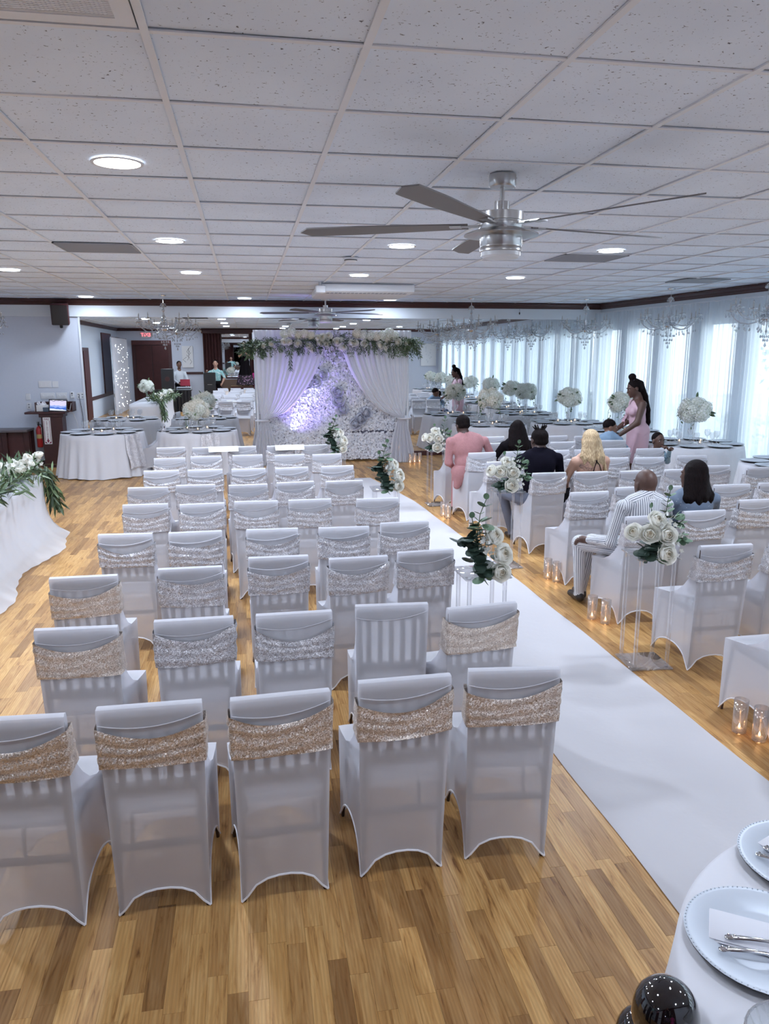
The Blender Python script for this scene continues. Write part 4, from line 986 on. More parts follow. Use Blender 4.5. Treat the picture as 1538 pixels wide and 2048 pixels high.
# ================================================================== head table with greenery (podium side)
hx0, hx1, hy0, hy1 = -3.25, -2.42, 5.6, 9.45
t = thing('head_table', 'long head table hidden under white linen and tulle', 'table', ((hx0+hx1)/2, (hy0+hy1)/2, 0)); hw, hl = (hx1-hx0)/2, (hy1-hy0)/2
part('tabletop', MB().bbox((-hw+.01, -hl+.01, .735), (hw-.01, hl-.01, .757), .004), MT['wood'], t)
for sx in (-1, 1):
    for sy in (-1, 1): part('leg', MB().tube([(sx*(hw-.08), sy*(hl-.1), 0), (sx*(hw-.08), sy*(hl-.1), .735)], .018, 8), MT['tmetal'], t)
def rect_cloth(hw, hl, H, flare, amp, seed, pw=1.6):
    r = random.Random(seed); pts = []; n = 0
    P = 4*(hw+hl); N = int(P/.035); per = []
    for k in range(N):
        s = k/N*P
        if s < 2*hw: per.append((-hw+s, -hl, 0, -1))
        elif s < 2*hw+2*hl: per.append((hw, -hl+s-2*hw, 1, 0))
        elif s < 4*hw+2*hl: per.append((hw-(s-2*hw-2*hl), hl, 0, 1))
        else: per.append((-hw, hl-(s-4*hw-2*hl), -1, 0))
    ph = r.uniform(0, 6); rings = []
    rings.append([(x, y, 0) for x, y, a, b in per])
    for j in range(1, 10):
        v = j/9; ring = []
        for k, (x, y, a, b) in enumerate(per):
            f = math.sin(k*.9+ph+1.3*math.sin(k*.13))*.6+math.sin(k*.37+ph*2)*.5
            cxn = max(0, (abs(x)-hw*.86)/(hw*.14)); cyn = max(0, (abs(y)-(hl-.12))/.12); ex = a if a else math.copysign(min(cxn, cyn), x); ey = b if b else math.copysign(min(cxn, cyn), y)
            o = .006+flare*v**pw*(1+.35*math.sin(k*.11+ph))+amp*v*f; ring.append((x+ex*o, y+ey*o, -.008-v*(H-.016)))
        rings.append(ring)
    mb = MB(); vs = sum(rings, []); fs = [tuple(range(N))]
    for j in range(9):
        for k in range(N): fs.append((j*N+k, (j+1)*N+k, (j+1)*N+(k+1) % N, j*N+(k+1) % N))
    mb.add(vs, fs); return mb
o = part('tablecloth', rect_cloth(hw, hl, .755, .02, .010, 3), MT['linen'], loc=((hx0+hx1)/2, (hy0+hy1)/2, .762), ang=0); tag(o, 'white linen cloth on the long head table under the tulle', 'tablecloth')
o = part('tulle_overlay', rect_cloth(hw+.012, hl+.012, .758, .24, .012, 8, 5.0), MT['tulle'], loc=((hx0+hx1)/2, (hy0+hy1)/2, .766), ang=0); tag(o, 'sheer white tulle spilling from the head table onto the floor', 'tulle')
g = thing('table_garland', 'leafy green garland with white flowers along the head table edge', 'garland', (-2.45, 7.6, .77))
WL_ME = [MB().leaf((0, 0, 0), (0, 0, 1), (0, -1, .2), 1, .17, 0, tn, n=3).mesh('leaf', MT['leaf'], False, True) for tn in (.15, .4, .65, .95)]
r2 = random.Random(31); nleaf = 0
part('garland_stem', MB().tube([(0, y, .06) for y in [-1.9+k*.2 for k in range(20)]]+[(.10, 1.98, -.05), (.15, 2.0, -.35)], .012, 5), MT['stem'], g)
mb = MB()
for k in range(1300):
    y = r2.uniform(-1.9, 1.85); tail = r2.random() < .16
    if tail: s = r2.random(); p = Vector((.06+.10*s+r2.gauss(0, .03), 1.86+.12*s+r2.gauss(0, .03), .10-.48*s)); d = Vector((r2.uniform(-.2, .8), r2.uniform(-.2, .7), -1))
    else: p = Vector((r2.gauss(-.06, .12), y, .05+abs(r2.gauss(0, .06)))); d = Vector((r2.uniform(-1, 1), r2.uniform(-1, 1), r2.uniform(-.25, 1.0)))
    if not tail and p.x > .06: d.z -= .6
    L = r2.uniform(.12, .21)
    if nleaf < 290 and p.y > .1 and r2.random() < .75:
        q = d.to_track_quat('Z', 'Y').to_euler(); o = link('leaf', WL_ME[r2.randrange(4)], g, p, (q.x, q.y, q.z+r2.uniform(0, 6))); o.scale = (L, L, L); nleaf += 1
    else: mb.leaf(p, d, rv(r2), L, L*.17, 0, r2.uniform(.1, 1))
o = part('filler_foliage', mb, MT['leaf'], g, smooth=False, tone=True); o['kind'] = 'stuff'
for k in range(56):
    y = r2.uniform(-1.8, 1.9); o = link('blossom', SPRIG if k % 3 == 2 else ROSES[k % 3], g, (r2.gauss(-.03, .09), y, .17+r2.uniform(-.03, .08)), (r2.uniform(-.5, .5), r2.uniform(.0, .9), 0)); s = r2.uniform(.65, .95) if k % 3 < 2 else 1.6; o.scale = (s, s, s)
centrepiece('low white hydrangea arrangement on the head table', (-2.95, 7.9, .772), 41, R=.22, zc=.42, green=16)

# ================================================================== ceiling fixtures
DL = thing('recessed_light', 'x', 'ceiling light', (0, 0, CZ))
part('trim_ring', MB().lathe([(.128, .0), (.142, -.002), (.142, -.006), (.136, -.009), (.124, -.007), (.122, .0)], 28), MT['white'], DL)
part('diffuser', MB().lathe([(0, -.007), (.126, -.007)], 28), MT['lamp'], DL)
l = bpy.data.lights.new('downlight', 'AREA'); l.shape = 'DISK'; l.size = .22; l.energy = DOWNLIGHT_W; l.color = (.74, .84, 1.0)
q = bpy.data.objects.new('downlight', l); C.objects.link(q); q.parent = DL; q.location = (0, 0, -.02); KIDS[DL.name].append(q)
XC = {-2.87: 'first', -.655: 'second', 1.56: 'third', 3.77: 'fourth'}
spots = [(x, y) for y in (1.77, 4.72, 7.76, 10.67) for x in (-2.87, -.655, 1.56, 3.77)]
YN = {1.77: 'overhead', 4.72: 'nearest visible', 7.76: 'middle', 10.67: 'farthest full'}
f1 = True
LD = {DOWNLIGHT_W: l}
def dim(w, r):
    for c_ in KIDS[r.name]:
        if c_.type == 'LIGHT':
            if w not in LD: LD[w] = l.copy(); LD[w].energy = w
            c_.data = LD[w]
def dlab(x, y): return 'round recessed LED downlight, %s from podium side, %s row' % (XC[x], YN[y])
for x, y in spots:
    if abs(x-1.56) < .01 and y == 4.72: continue       # the fan hangs here
    if f1: DL.location = (x, y, CZ); DL['label'] = dlab(x, y); DL['group'] = 'recessed downlights'; f1 = False; dim(NEAR_W, DL)
    else: dim(NEAR_W if y < 3 else DOWNLIGHT_W, dup(DL, (x, y, CZ), 0, dlab(x, y)))
for k, x in enumerate((-2.85, .03, 2.85)): dim(WASH_W, dup(DL, (x, 15.35, CZ), 0, 'recessed downlight close to the crown moulding, %s from the podium side' % ORD[k]))
for k, (x, y) in enumerate(((-2.87, -.5), (1.56, -.5), (3.77, -.5), (6.0, 1.77))): dim(NEAR_W, dup(DL, (x, y, CZ), 0, 'recessed downlight over the rear room, %s from the podium side' % ORD[k]))  # unseen downlights added as fill from the rear
# ceiling fans
fan = thing('ceiling_fan', 'brushed nickel ceiling fan with taupe blades hanging nearest above the chairs', 'ceiling fan', (1.545, 4.65, CZ), 0, 'ceiling fans')
part('canopy', MB().lathe([(0, 0), (.078, 0), (.080, -.006), (.080, -.062), (.074, -.07), (.02, -.072), (0, -.072)], 32), MT['metal'], fan)
part('downrod', MB().tube([(0, 0, -.07), (0, 0, -.20)], .014, 12), MT['metal'], fan); part('collar', MB().lathe([(.02, -.150), (.045, -.152), (.045, -.205), (.03, -.21)], 24), MT['metal'], fan)
part('motor_housing', MB().lathe([(.03, -.205), (.10, -.208), (.132, -.215), (.132, -.262), (.128, -.266), (.128, -.272), (.132, -.276), (.132, -.31), (.12, -.33)], 40), MT['metal'], fan)
part('flange_ring', MB().lathe([(.11, -.300), (.19, -.325), (.222, -.338), (.224, -.345), (.20, -.346), (.16, -.352), (.12, -.348)], 40), MT['metal'], fan)
part('light_housing', MB().lathe([(.125, -.345), (.126, -.40), (.123, -.405), (.123, -.412), (.126, -.416), (.126, -.435), (.118, -.44), (0, -.44)], 40), MT['metal'], fan)
part('light_diffuser', MB().lathe([(.118, -.438), (.118, -.462), (.105, -.474), (0, -.476)], 32), MT['frost'], fan)
def blade_mb():
    mb = MB(); N = 18; vs = []
    for i in range(N+1):
        t = i/N; x = .20+t*1.06; w = lerp(.036, .064, min(1, t*1.6)); w *= math.sqrt(max(0, 1-max(0, (t-.93)/.07)**2)) if t > .93 else 1; tw = .20
        for s, zt in ((-1, .004), (1, .004), (1, -.004), (-1, -.004)): vs.append((x, s*w, zt+s*w*tw))
    fs = [(i*4+k, i*4+(k+1) % 4, i*4+4+(k+1) % 4, i*4+4+k) for i in range(N) for k in range(4)]+[(0, 1, 2, 3)]
    mb.add(vs, fs); return mb
BL = blade_mb().mesh('blade', MT['blade']); autosmooth(BL, 40); BR = MB().box((.10, -.022, -.006), (.27, .022, .004)).box((.24, -.04, -.008), (.31, .04, .0)).mesh('blade_bracket', MT['metal'], False)
for k in range(5):
    a = -1.01+k*PI*2/5; b = link('blade', BL, fan, (0, 0, -.285), (0, 0, a)); link('blade_bracket', BR, b)
dup(fan, (1.51, 14.72, CZ), .10, 'brushed nickel ceiling fan hanging just in front of the floral arch')
# vents, cassette air conditioner, smoke detector, projector
def vent(x, y, w, d, label):
    t = thing('ceiling_vent', label, 'vent', (x, y, CZ), 0, 'grey ceiling air vents'); mb = MB(); f = .02
    for a, b in (((-w, -d), (w, -d+f)), ((-w, d-f), (w, d)), ((-w, -d), (-w+f, d)), ((w-f, -d), (w, d))): mb.box((a[0], a[1], -.012), (b[0], b[1], -.002))
    part('vent_frame', mb, MT['vent'], t, smooth=False); n = 12
    for k in range(n):
        y0 = -d+f+(k+.5)*(2*d-2*f)/n; part('slat', MB().add([(-w+f, y0-.010, -.003), (w-f, y0-.010, -.003), (w-f, y0+.010, -.012), (-w+f, y0+.010, -.012)], [(0, 1, 2, 3)]), MT['vent'], t, smooth=False)
    part('duct_back', MB().box((-w, -d, -.0025), (w, d, -.001)), MT['vent'], t, smooth=False)
vent(-1.39, 8.33, .365, .33, 'grey louvred air vent in the ceiling on the podium side')
vent(3.76, 8.35, .365, .30, 'grey louvred air vent in the ceiling behind the nearest fan')
vent(6.55, 10.65, .34, .30, 'pale louvred air vent in the ceiling toward the curtains')
ac = thing('air_conditioner', 'white cassette air conditioner box mounted under the ceiling before the arch', 'air conditioner', (1.86, 12.55, CZ))
part('housing', MB().bbox((-.72, -.75, -.14), (.72, .75, 0), .02), MT['ac'], ac); part('front_panel', MB().bbox((-.70, -.765, -.125), (.70, -.75, -.02), .004), MT['ac'], ac)
mb = MB(); [mb.box((-.62+k*.062, -.72, -.146), (-.58+k*.062, -.60, -.139)) for k in range(20)]; o = part('air_outlet', mb, MT['vent'], ac, smooth=False); o['kind'] = 'stuff'
p = thing('projector', 'small white projector on a bracket beside the ceiling air conditioner', 'projector', (1.13, 11.75, CZ))
part('bracket', MB().tube([(0, 0, 0), (0, 0, -.05)], .02, 10), MT['white'], p); part('housing', MB().bbox((-.07, -.10, -.16), (.07, .10, -.05), .012), MT['white'], p); part('lens', MB().tube([(.0, .09, -.10), (0, .118, -.10)], .03, 14), MT['black'], p)
s_ = thing('smoke_detector', 'round white smoke detector on the ceiling between the downlights', 'smoke detector', (1.185, 8.74, CZ-.004))
part('base_disc', MB().lathe([(0, 0), (.085, 0), (.085, -.012), (0, -.012)], 24), MT['white'], s_); part('sensor_dome', MB().lathe([(.072, -.012), (.07, -.03), (.05, -.042), (0, -.044)], 24), MT['white'], s_)
part('vent_slot', MB().lathe([(.0715, -.022), (.0725, -.027), (.0715, -.032)], 24), MT['black'], s_)

# ================================================================== crystal chandeliers
ch = thing('chandelier', 'x', 'chandelier', (0, 0, CZ))
part('canopy', MB().lathe([(0, 0), (.062, -.002), (.058, -.014), (.015, -.022), (0, -.022)], 18), MT['chrome'], ch); part('rod', MB().tube([(0, 0, -.02), (0, 0, -.80)], .006, 6), MT['chrome'], ch)
part('column', MB().lathe([(.010, -.13), (.045, -.16), (.020, -.20), (.018, -.24), (.030, -.27), (.012, -.30), (.040, -.40), (.045, -.44), (.014, -.50), (.030, -.545), (.055, -.575), (.060, -.61), (.02, -.64)], 14), MT['crystal'], ch)
part('hub', MB().lathe([(.015, -.575), (.07, -.582), (.075, -.60), (.06, -.625), (.015, -.632)], 18), MT['chrome'], ch)
mb = MB()
def crystal(mb, p, s):
    x, y, z = p; n = 5; vs = [(x, y, z+s*1.1)]+[(x+s*.5*math.cos(2*PI*k/n), y+s*.5*math.sin(2*PI*k/n), z-s*.15) for k in range(n)]+[(x, y, z-s*.75)]
    mb.add(vs, [(0, 1+k, 1+(k+1) % n) for k in range(n)]+[(6, 1+(k+1) % n, 1+k) for k in range(n)])
def strand(mb, p, n, s=.011, end=.027):
    x, y, z = p
    for k in range(n): crystal(mb, (x, y, z-k*s*1.75), s*.62)
    crystal(mb, (x, y, z-n*s*1.75-end*.9), end)
NA = 10; R = .50
armp = [(.05, 0, -.60), (.12, 0, -.635), (.22, 0, -.66), (.32, 0, -.645), (.40, 0, -.585), (.44, 0, -.53), (.455, 0, -.495)]
ARM = MB().tube(armp, [.011, .010, .010, .010, .009, .009, .009], 6).mesh('arm', MT['crystal']); BOB = MB().lathe([(.008, 0), (.055, .008), (.06, .018), (.054, .014), (.01, .010)], 10).mesh('bobeche', MT['crystal'])
CND = MB().tube([(0, 0, .012), (0, 0, .085)], .011, 8).tube([(0, 0, .085), (0, 0, .10), (0, 0, .125)], [.008, .010, .002], 6).mesh('candle_sleeve', MT['metal'])
mbs = MB()
for k in range(5): a = k*2*PI/5; strand(mbs, (.052*math.cos(a), .052*math.sin(a), .005), 1 if k % 2 else 2, .011, .030)
STR = mbs.mesh('pendant_crystals', MT['crystal'], False)
for k in range(NA):
    a = 2*PI*k/NA+.2; b = link('arm', ARM, ch, (0, 0, .06 if k % 2 else 0), (0, 0, a)); q = (armp[-1][0], 0, armp[-1][2])
    link('bobeche', BOB, b, q); link('candle_sleeve', CND, b, q); link('pendant_crystals', STR, b, q)
mb = MB()
for ring_r, z0, n, c in ((.10, -.62, 10, 6), (.065, -.63, 8, 9), (.03, -.64, 5, 11), (.05, -.15, 7, 1), (.055, -.42, 8, 3)):
    for k in range(n): a = 2*PI*k/n; strand(mb, (ring_r*math.cos(a), ring_r*math.sin(a), z0), c)
strand(mb, (0, 0, -.65), 13, .011, .042)
for k in range(NA):      # swags from column to arms
    a = 2*PI*k/NA+.2
    for i in range(12): t = i/11; rr = lerp(.03, .44, t); crystal(mb, (rr*math.cos(a), rr*math.sin(a), lerp(-.40, -.50, t)-.13*math.sin(PI*t)), .008)
    for t, dz in ((.25, 3), (.33, 2)): strand(mb, (t*math.cos(a+.1), t*math.sin(a+.1), -.655), dz)
    strand(mb, (.42*math.cos(a+.31), .42*math.sin(a+.31), -.60), 3)
o = part('crystal_strands', mb, MT['crystal'], ch, smooth=False); o['kind'] = 'stuff'
mb = MB(); [mb.tube([(.06*math.cos(a), .06*math.sin(a), -.575), (.09*math.cos(a), .09*math.sin(a), -.50), (.10*math.cos(a), .10*math.sin(a), -.60), (.11*math.cos(a), .11*math.sin(a), -.66)], .0025, 4) for a in [2*PI*k/8 for k in range(8)]]
part('wire_frame', mb, MT['chrome'], ch)
CH = [((6.93, 12.0), 'by the curtains, second from the mirror corner'), ((6.62, 14.55), 'in the mirror corner by the curtains'), ((4.33, 14.7), 'over the table nearest the arch, window side'), ((-1.42, 14.7), 'over the podium side table beside the arch'),
 ((-4.56, 14.6), 'at the podium side edge of the picture'), ((6.80, 9.35), 'by the curtains at the picture edge'), ((6.95, 6.9), 'by the curtains, fourth from the mirror corner'), ((7.0, 4.4), 'by the curtains, fifth from the mirror corner'), ((-3.6, 12.0), 'over the podium side behind the head table')]
CH = CH[:8]
for k, ((x, y), l) in enumerate(CH):
    lab = 'clear crystal arm chandelier hanging ' + l
    if k == 0: ch.location = (x, y, CZ); ch['label'] = lab; ch['group'] = 'crystal chandeliers'
    else: dup(ch, (x, y, CZ), k*.7, lab)

# ================================================================== podium corner on the back wall
t = thing('bench_counter', 'long brown wooden counter along the back wall beside the podium', 'counter', (-4.60, D-.30, 0))
part('counter_top', MB().bbox((-.47, -.25, .70), (.47, .28, .745), .006), pmat('grey_brown_top', (.13, .11, .12), .35), t)
part('front_panel', MB().box((-.46, .0, .10), (.46, .03, .70)), MT['darkw'], t, smooth=False); part('rear_panel', MB().box((-.46, .25, 0), (.46, .28, .70)), MT['darkw'], t, smooth=False)
for x in (-.4, .0, .4): part('post', MB().bbox((x-.05, -.06, 0), (x+.05, .0, .70), .004), MT['dark'], t)
t = thing('podium', 'tall dark wooden podium standing against the back wall', 'podium', (-3.70, 15.72, 0))
part('pedestal', MB().bbox((-.19, -.10, .04), (.19, .24, 1.0), .008), MT['dark'], t); part('plinth', MB().bbox((-.24, -.14, 0), (.24, .27, .05), .006), MT['dark'], t)
part('shelf', MB().bbox((-.46, -.18, 1.035), (.27, .24, 1.075), .006), MT['dark'], t); part('neck', MB().bbox((-.22, -.13, .97), (.22, .24, 1.037), .006), MT['dark'], t)
mb = MB(); mb.box((-.28, .18, 1.075), (.40, .21, 1.25)); mb.box((-.28, -.10, 1.075), (-.265, .20, 1.25)); mb.box((.385, -.10, 1.075), (.40, .20, 1.25)); part('tray', mb, MT['dark'], t, smooth=False)
part('tray_base', MB().box((.2, -.12, 1.07), (.40, .21, 1.085)), MT['dark'], t, smooth=False)
t = thing('tissue_box', 'pale tissue box with tissues on the podium shelf', 'box', (-3.88, 15.72, 1.077)); part('carton', MB().bbox((-.12, -.06, 0), (.12, .07, .12), .004), MT['paper'], t)
mb = MB(); r2 = random.Random(2); mb.grid(lambda u, v: ((u-.5)*.16+.02*math.sin(v*7), .0+.03*math.sin(u*9), .11+v*.09*(.6+.4*math.sin(u*11))), 12, 5); part('tissue', mb, MT['linen'], t)
t = thing('small_blue_box', 'small dark blue box in front of the tissue box on the podium', 'box', (-3.78, 15.61, 1.077)); part('carton', MB().bbox((-.05, -.03, 0), (.05, .03, .075), .003), pmat('slate_box', (.06, .09, .13), .5), t); part('lid', MB().bbox((-.052, -.032, .06), (.052, .032, .08), .003), pmat('slate_lid', (.08, .11, .15), .5), t)
t = thing('tablet', 'black framed tablet screen showing a blue chart on the podium', 'tablet', (-3.56, 15.58, 1.078)); t.rotation_euler = (-.28, .06, .12)
part('bezel', MB().bbox((-.165, -.008, 0), (.165, .008, .235), .006), MT['black'], t)
def screen():
    m, tr, o = nt('tablet_screen'); e = nd(tr, 'Emission', Strength=.9); tr.links.new(e.outputs[0], o.inputs[0]); tc = nd(tr, 'TexCoord'); sp = nd(tr, 'SeparateXYZ'); tr.links.new(tc.outputs['Object'], sp.inputs[0])
    n = nd(tr, 'TexNoise', Scale=9.0); tr.links.new(tc.outputs['Object'], n.inputs['Vector']); a = nd(tr, 'Math', operation='MULTIPLY_ADD'); a.inputs[1].default_value = .12; tr.links.new(n.outputs['Fac'], a.inputs[0]); tr.links.new(sp.outputs['Z'], a.inputs[2])
    r = nd(tr, 'ValToRGB'); el = r.color_ramp.elements; r.color_ramp.interpolation = 'CONSTANT'; el[0].color = (.75, .82, .95, 1); el[1].position = .10; el[1].color = (.08, .18, .62, 1); k = el.new(.135); k.color = (.30, .42, .85, 1); k = el.new(.175); k.color = (.70, .66, .88, 1); k = el.new(.26); k.color = (.30, .28, .42, 1); k = el.new(.275); k.color = (.85, .85, .97, 1)
    tr.links.new(a.outputs[0], r.inputs[0]); tr.links.new(r.outputs[0], e.inputs['Color']); return m
part('screen', MB().box((-.145, -.0095, .018), (.145, -.0085, .217)), screen(), t, smooth=False); part('stand_foot', MB().box((-.06, .008, .0), (.06, .09, .008)), MT['black'], t, smooth=False)
t = thing('pen', 'white pen leaning in the podium tray', 'pen', (-3.37, 15.69, 1.087)); part('barrel', MB().tube([(0, 0, 0), (.03, .03, .14)], .005, 6), MT['white'], t)
t = thing('fire_extinguisher', 'red fire extinguisher hanging on the side of the podium', 'fire extinguisher', (-3.945, 15.62, .40))
part('cylinder', MB().lathe([(0, 0), (.045, 0), (.052, .012), (.052, .33), (.045, .37), (.02, .40), (.015, .42), (0, .42)], 20), MT['red'], t); part('valve', MB().lathe([(0, .41), (.02, .41), (.02, .45), (0, .455)], 12), MT['black'], t)
part('handle', MB().box((-.012, -.07, .45), (.012, .03, .458)).box((-.012, -.075, .475), (.012, .03, .483)).box((-.01, .02, .45), (.01, .03, .48)), MT['black'], t, smooth=False); part('hose', MB().tube([(0, -.02, .43), (.05, -.03, .44), (.066, -.03, .36), (.062, -.03, .15)], .009, 8), MT['black'], t)
part('label_band', MB().lathe([(.0526, .17), (.0526, .25)], 20), pmat('yellow_label', (.36, .27, .10), .5), t, label='yellow instruction label'); part('wall_bracket', MB().box((.045, -.02, .25), (.065, .02, .38)), MT['metal'], t, smooth=False)
# vertical sign: FIRE / EXTINGUISHER / down arrow
t = thing('extinguisher_sign', 'vertical white FIRE EXTINGUISHER sign with arrow fixed to the podium', 'sign', (-3.79, 15.612, .715)); t.rotation_euler = (0, 0, 0)
part('sign_board', MB().bbox((-.068, -.003, -.26), (.068, .003, .26), .002), MT['paper'], t)
RD = pmat('sign_red', (.20, .010, .05), .5)
mb = MB()
for a, b in (((-.056, -.20), (-.048, .19)), ((.048, -.20), (.056, .19))): mb.box((a[0], -.0042, a[1]), (b[0], -.003, b[1]))
part('border', mb, RD, t, smooth=False)
mb = MB(); mb.add([(-.056, -.0042, -.20), (-.056, -.0042, -.245), (-.01, -.0042, -.245)], [(0, 1, 2)]); mb.add([(.056, -.0042, -.20), (.056, -.0042, -.245), (.01, -.0042, -.245)], [(0, 2, 1)]); mb.add([(-.03, -.0044, -.185), (0, -.0044, -.235), (.03, -.0044, -.185)], [(0, 1, 2)]); mb.box((-.01, -.0044, -.19), (.01, -.0042, -.15)); part('arrow', mb, RD, t, smooth=False)
me = text_mesh('FIRE', .052, .0006, 'lettering'); me.materials.append(RD); link('lettering', me, t, (0, -.0045, .215), (HP, 0, 0))
for k, chx in enumerate('EXTINGUISHER'): me = text_mesh(chx, .036, .0006, 'lettering'); me.materials.append(RD); link('lettering', me, t, (0, -.0045, .165-k*.0265), (HP, 0, 0))
# wall plates, thermostat, outlets, cable
def plate(x, z, w, h, n, kind, label, cat='switch plate'):
    t = thing('wall_plate', label, cat, (x, D-.001, z)); part('plate', MB().bbox((-w/2, -.008, -h/2), (w/2, 0, h/2), .003), MT['white'], t)
    for k in range(n):
        cx = (k-(n-1)/2)*w/n
        if kind == 'rocker': part('rocker', MB().box((cx-.014, -.013, -.03), (cx+.014, -.008, .03)), MT['white'], t, smooth=False)
        elif kind == 'dial': part('dial', MB().tube([(cx, -.008, 0), (cx, -.024, 0)], .022, 14), MT['white'], t)
        else:
            for zz in (-.025, .025): part('socket', MB().box((cx-.015, -.0095, zz-.012), (cx+.015, -.008, zz+.012)), MT['vent'], t, smooth=False)
plate(-3.86, 1.58, .24, .13, 3, 'rocker', 'wide white switch plate, uppermost on the back wall above the podium'); plate(-3.67, 1.575, .11, .12, 1, 'rocker', 'narrow white switch plate beside the uppermost wide plate')
plate(-3.83, 1.355, .26, .12, 3, 'dial', 'white plate with three dimmer dials above the podium tray'); plate(-3.57, 1.355, .20, .12, 2, 'dial', 'white plate with two dimmer dials above the tablet')
plate(-4.19, 1.34, .085, .12, 1, 'rocker', 'single white switch plate, upper of the two over the counter'); plate(-4.19, 1.165, .085, .12, 1, 'socket', 'single white outlet, lower of the two over the counter', 'outlet'); plate(-3.22, 1.35, .14, .12, 2, 'socket', 'double white outlet with black plug by the mirror edge', 'outlet')
t = thing('wall_phone', 'small white wall controller with black button between podium and mirror', 'controller', (-3.37, D-.001, 1.365)); part('housing', MB().bbox((-.035, -.03, -.06), (.035, 0, .06), .006), MT['white'], t); part('knob', MB().tube([(0, -.03, .035), (0, -.042, .035)], .014, 10), MT['black'], t); part('button', MB().tube([(0, -.03, 0), (0, -.035, 0)], .008, 10), MT['black'], t)
o = part('power_cable', MB().tube([(-3.24, D-.02, 1.375), (-3.24, D-.04, 1.33), (-3.22, D-.03, 1.15), (-3.20, D-.03, .95), (-3.21, D-.03, .7), (-3.2, D-.05, .05), (-3.3, D-.1, .012)], .005, 6), MT['black']); tag(o, 'thin black cable dropping from the outlet beside the mirror', 'cable')
o = part('tablet_cable', MB().tube([(-3.42, 15.70, 1.12), (-3.33, 15.8, 1.02), (-3.30, 15.9, .85), (-3.28, 15.95, .5), (-3.26, 15.95, .012)], .006, 6), MT['white']); tag(o, 'white cable trailing down from the tablet on the podium', 'cable')
t = thing('loudspeaker', 'dark box loudspeaker hung high on the back wall', 'loudspeaker', (-3.42, 15.80, 2.91)); t.rotation_euler = (.22, 0, .15)
part('cabinet', MB().bbox((-.155, -.14, -.20), (.155, .12, .19), .012), MT['dark'], t); part('grille', MB().bbox((-.14, -.150, -.185), (.14, -.14, .175), .004), MT['black'], t); part('bracket', MB().tube([(0, .1, -.12), (0, .2, -.16)], .02, 8).tube([(0, .0, -.20), (.0, .02, -.27)], .03, 8), MT['black'], t)
t = thing('hanging_sensor', 'tiny dark sensor hanging on a wire below the crown moulding', 'sensor', (5.76, D-.075, 3.06)); part('wire', MB().tube([(0, 0, .02), (0, 0, -.06)], .002, 5), MT['black'], t); part('body', MB().ball((0, 0, -.08), (.016, .016, .028), 8), MT['black'], t)
# reserved cards folded over two chair backs of the farthest row
def card(x, y, rz, label):
    t = thing('reserved_card', label, 'card', (x, y, .908), rz, 'folded white cards'); mb = MB()
    mb.add([(-.20, -.065, -.06), (.20, -.065, -.06), (.20, .0, .006), (-.20, 0, .006), (-.20, .07, -.04), (.20, .07, -.04)], [(0, 1, 2, 3), (3, 2, 5, 4)])
    part('folded_sheet', mb, MT['paper'], t, smooth=False); part('printed_line', MB().add([(-.12, .045, -.024), (.12, .045, -.024), (.12, .055, -.0305), (-.12, .055, -.0305)], [(0, 1, 2, 3)]), MT['vent'], t, smooth=False, loc=(0, .0015, .0015))
card(-.34, 10.64, .08, 'white folded card over a chair back in the farthest podium side row, nearer the podium'); card(.56, 10.66, .06, 'white folded card over a chair back in the farthest podium side row, nearer the aisle')

# ================================================================== rear of the room, seen in the mirror
struct('trim_7', MB().box((XL, YR, 0), (-.98, YR+.03, .10)), MT['dark'])
d = struct('door_1', MB().bbox((-4.55, YR, 0), (-2.98, YR+.05, 2.66), .01), MT['dark']); part('door_leaf', MB().bbox((-4.40, YR+.05, .02), (-3.78, YR+.08, 2.5), .006), MT['brown'], d); part('door_leaf', MB().bbox((-3.75, YR+.05, .02), (-3.12, YR+.08, 2.5), .006), MT['brown'], d)
part('door_header', MB().bbox((-4.55, YR+.05, 2.52), (-2.98, YR+.09, 2.70), .006), MT['darkw'], d)
t = thing('exit_sign', 'lit EXIT sign over the dark double door, seen in the mirror', 'sign', (-3.96, YR+.03, 2.92)); part('housing', MB().bbox((-.19, -.02, -.13), (.19, .02, .13), .01), MT['white'], t)
EM = emis('exit_red', (1, .10, .12), 3.0); me = text_mesh('EXIT', .19, .002, 'lettering'); me.materials.append(EM); link('lettering', me, t, (0, .024, 0), (HP, 0, PI))
for sx in (-1,): part('emergency_lamp', MB().ball((.28, .03, .05), (.06, .05, .06), 10), MT['white'], t)
t = thing('wall_art', 'white canvas with dark floral sketch on the rear wall, seen in the mirror', 'picture', (-2.35, YR+.02, 2.04)); part('canvas', MB().bbox((-.22, -.02, -.44), (.22, .02, .44), .004), MT['paper'], t)
mb = MB(); r2 = random.Random(6)
for k in range(7): x = r2.uniform(-.15, .15); mb.tube([(x, .022, -.3+k*.08), (x+r2.uniform(-.12, .12), .022, -.2+k*.08), (x+r2.uniform(-.1, .1), .022, -.1+k*.09)], .006, 4)
part('brushwork', mb, MT['black'], t)
struct('trim_8', MB().bbox((-2.95, YR, 1.32), (-1.75, YR+.03, 1.42), .006), MT['dark'])
def wavy(x0, x1, y, z0, z1, amp, n): return MB().grid(lambda u, v: (lerp(x0, x1, u), y+amp*math.sin(u*n*2*PI), lerp(z0, z1, v)), n*8, 2)
for k, (x0, x1) in enumerate(((-1.70, -.98), (.22, .95))): o = part('brown_drape', wavy(x0, x1, YR+.12, .02, 3.0, .04, 6), MT['brown'], ang=0); tag(o, 'dark brown floor length drape beside the rear mirror, on the %s side' % ('podium' if k == 0 else 'window'), 'drape', 'brown rear drapes')
struct('trim_9', MB().bbox((-1.75, YR, 2.98), (1.0, YR+.2, 3.18), .01), MT['dark'])
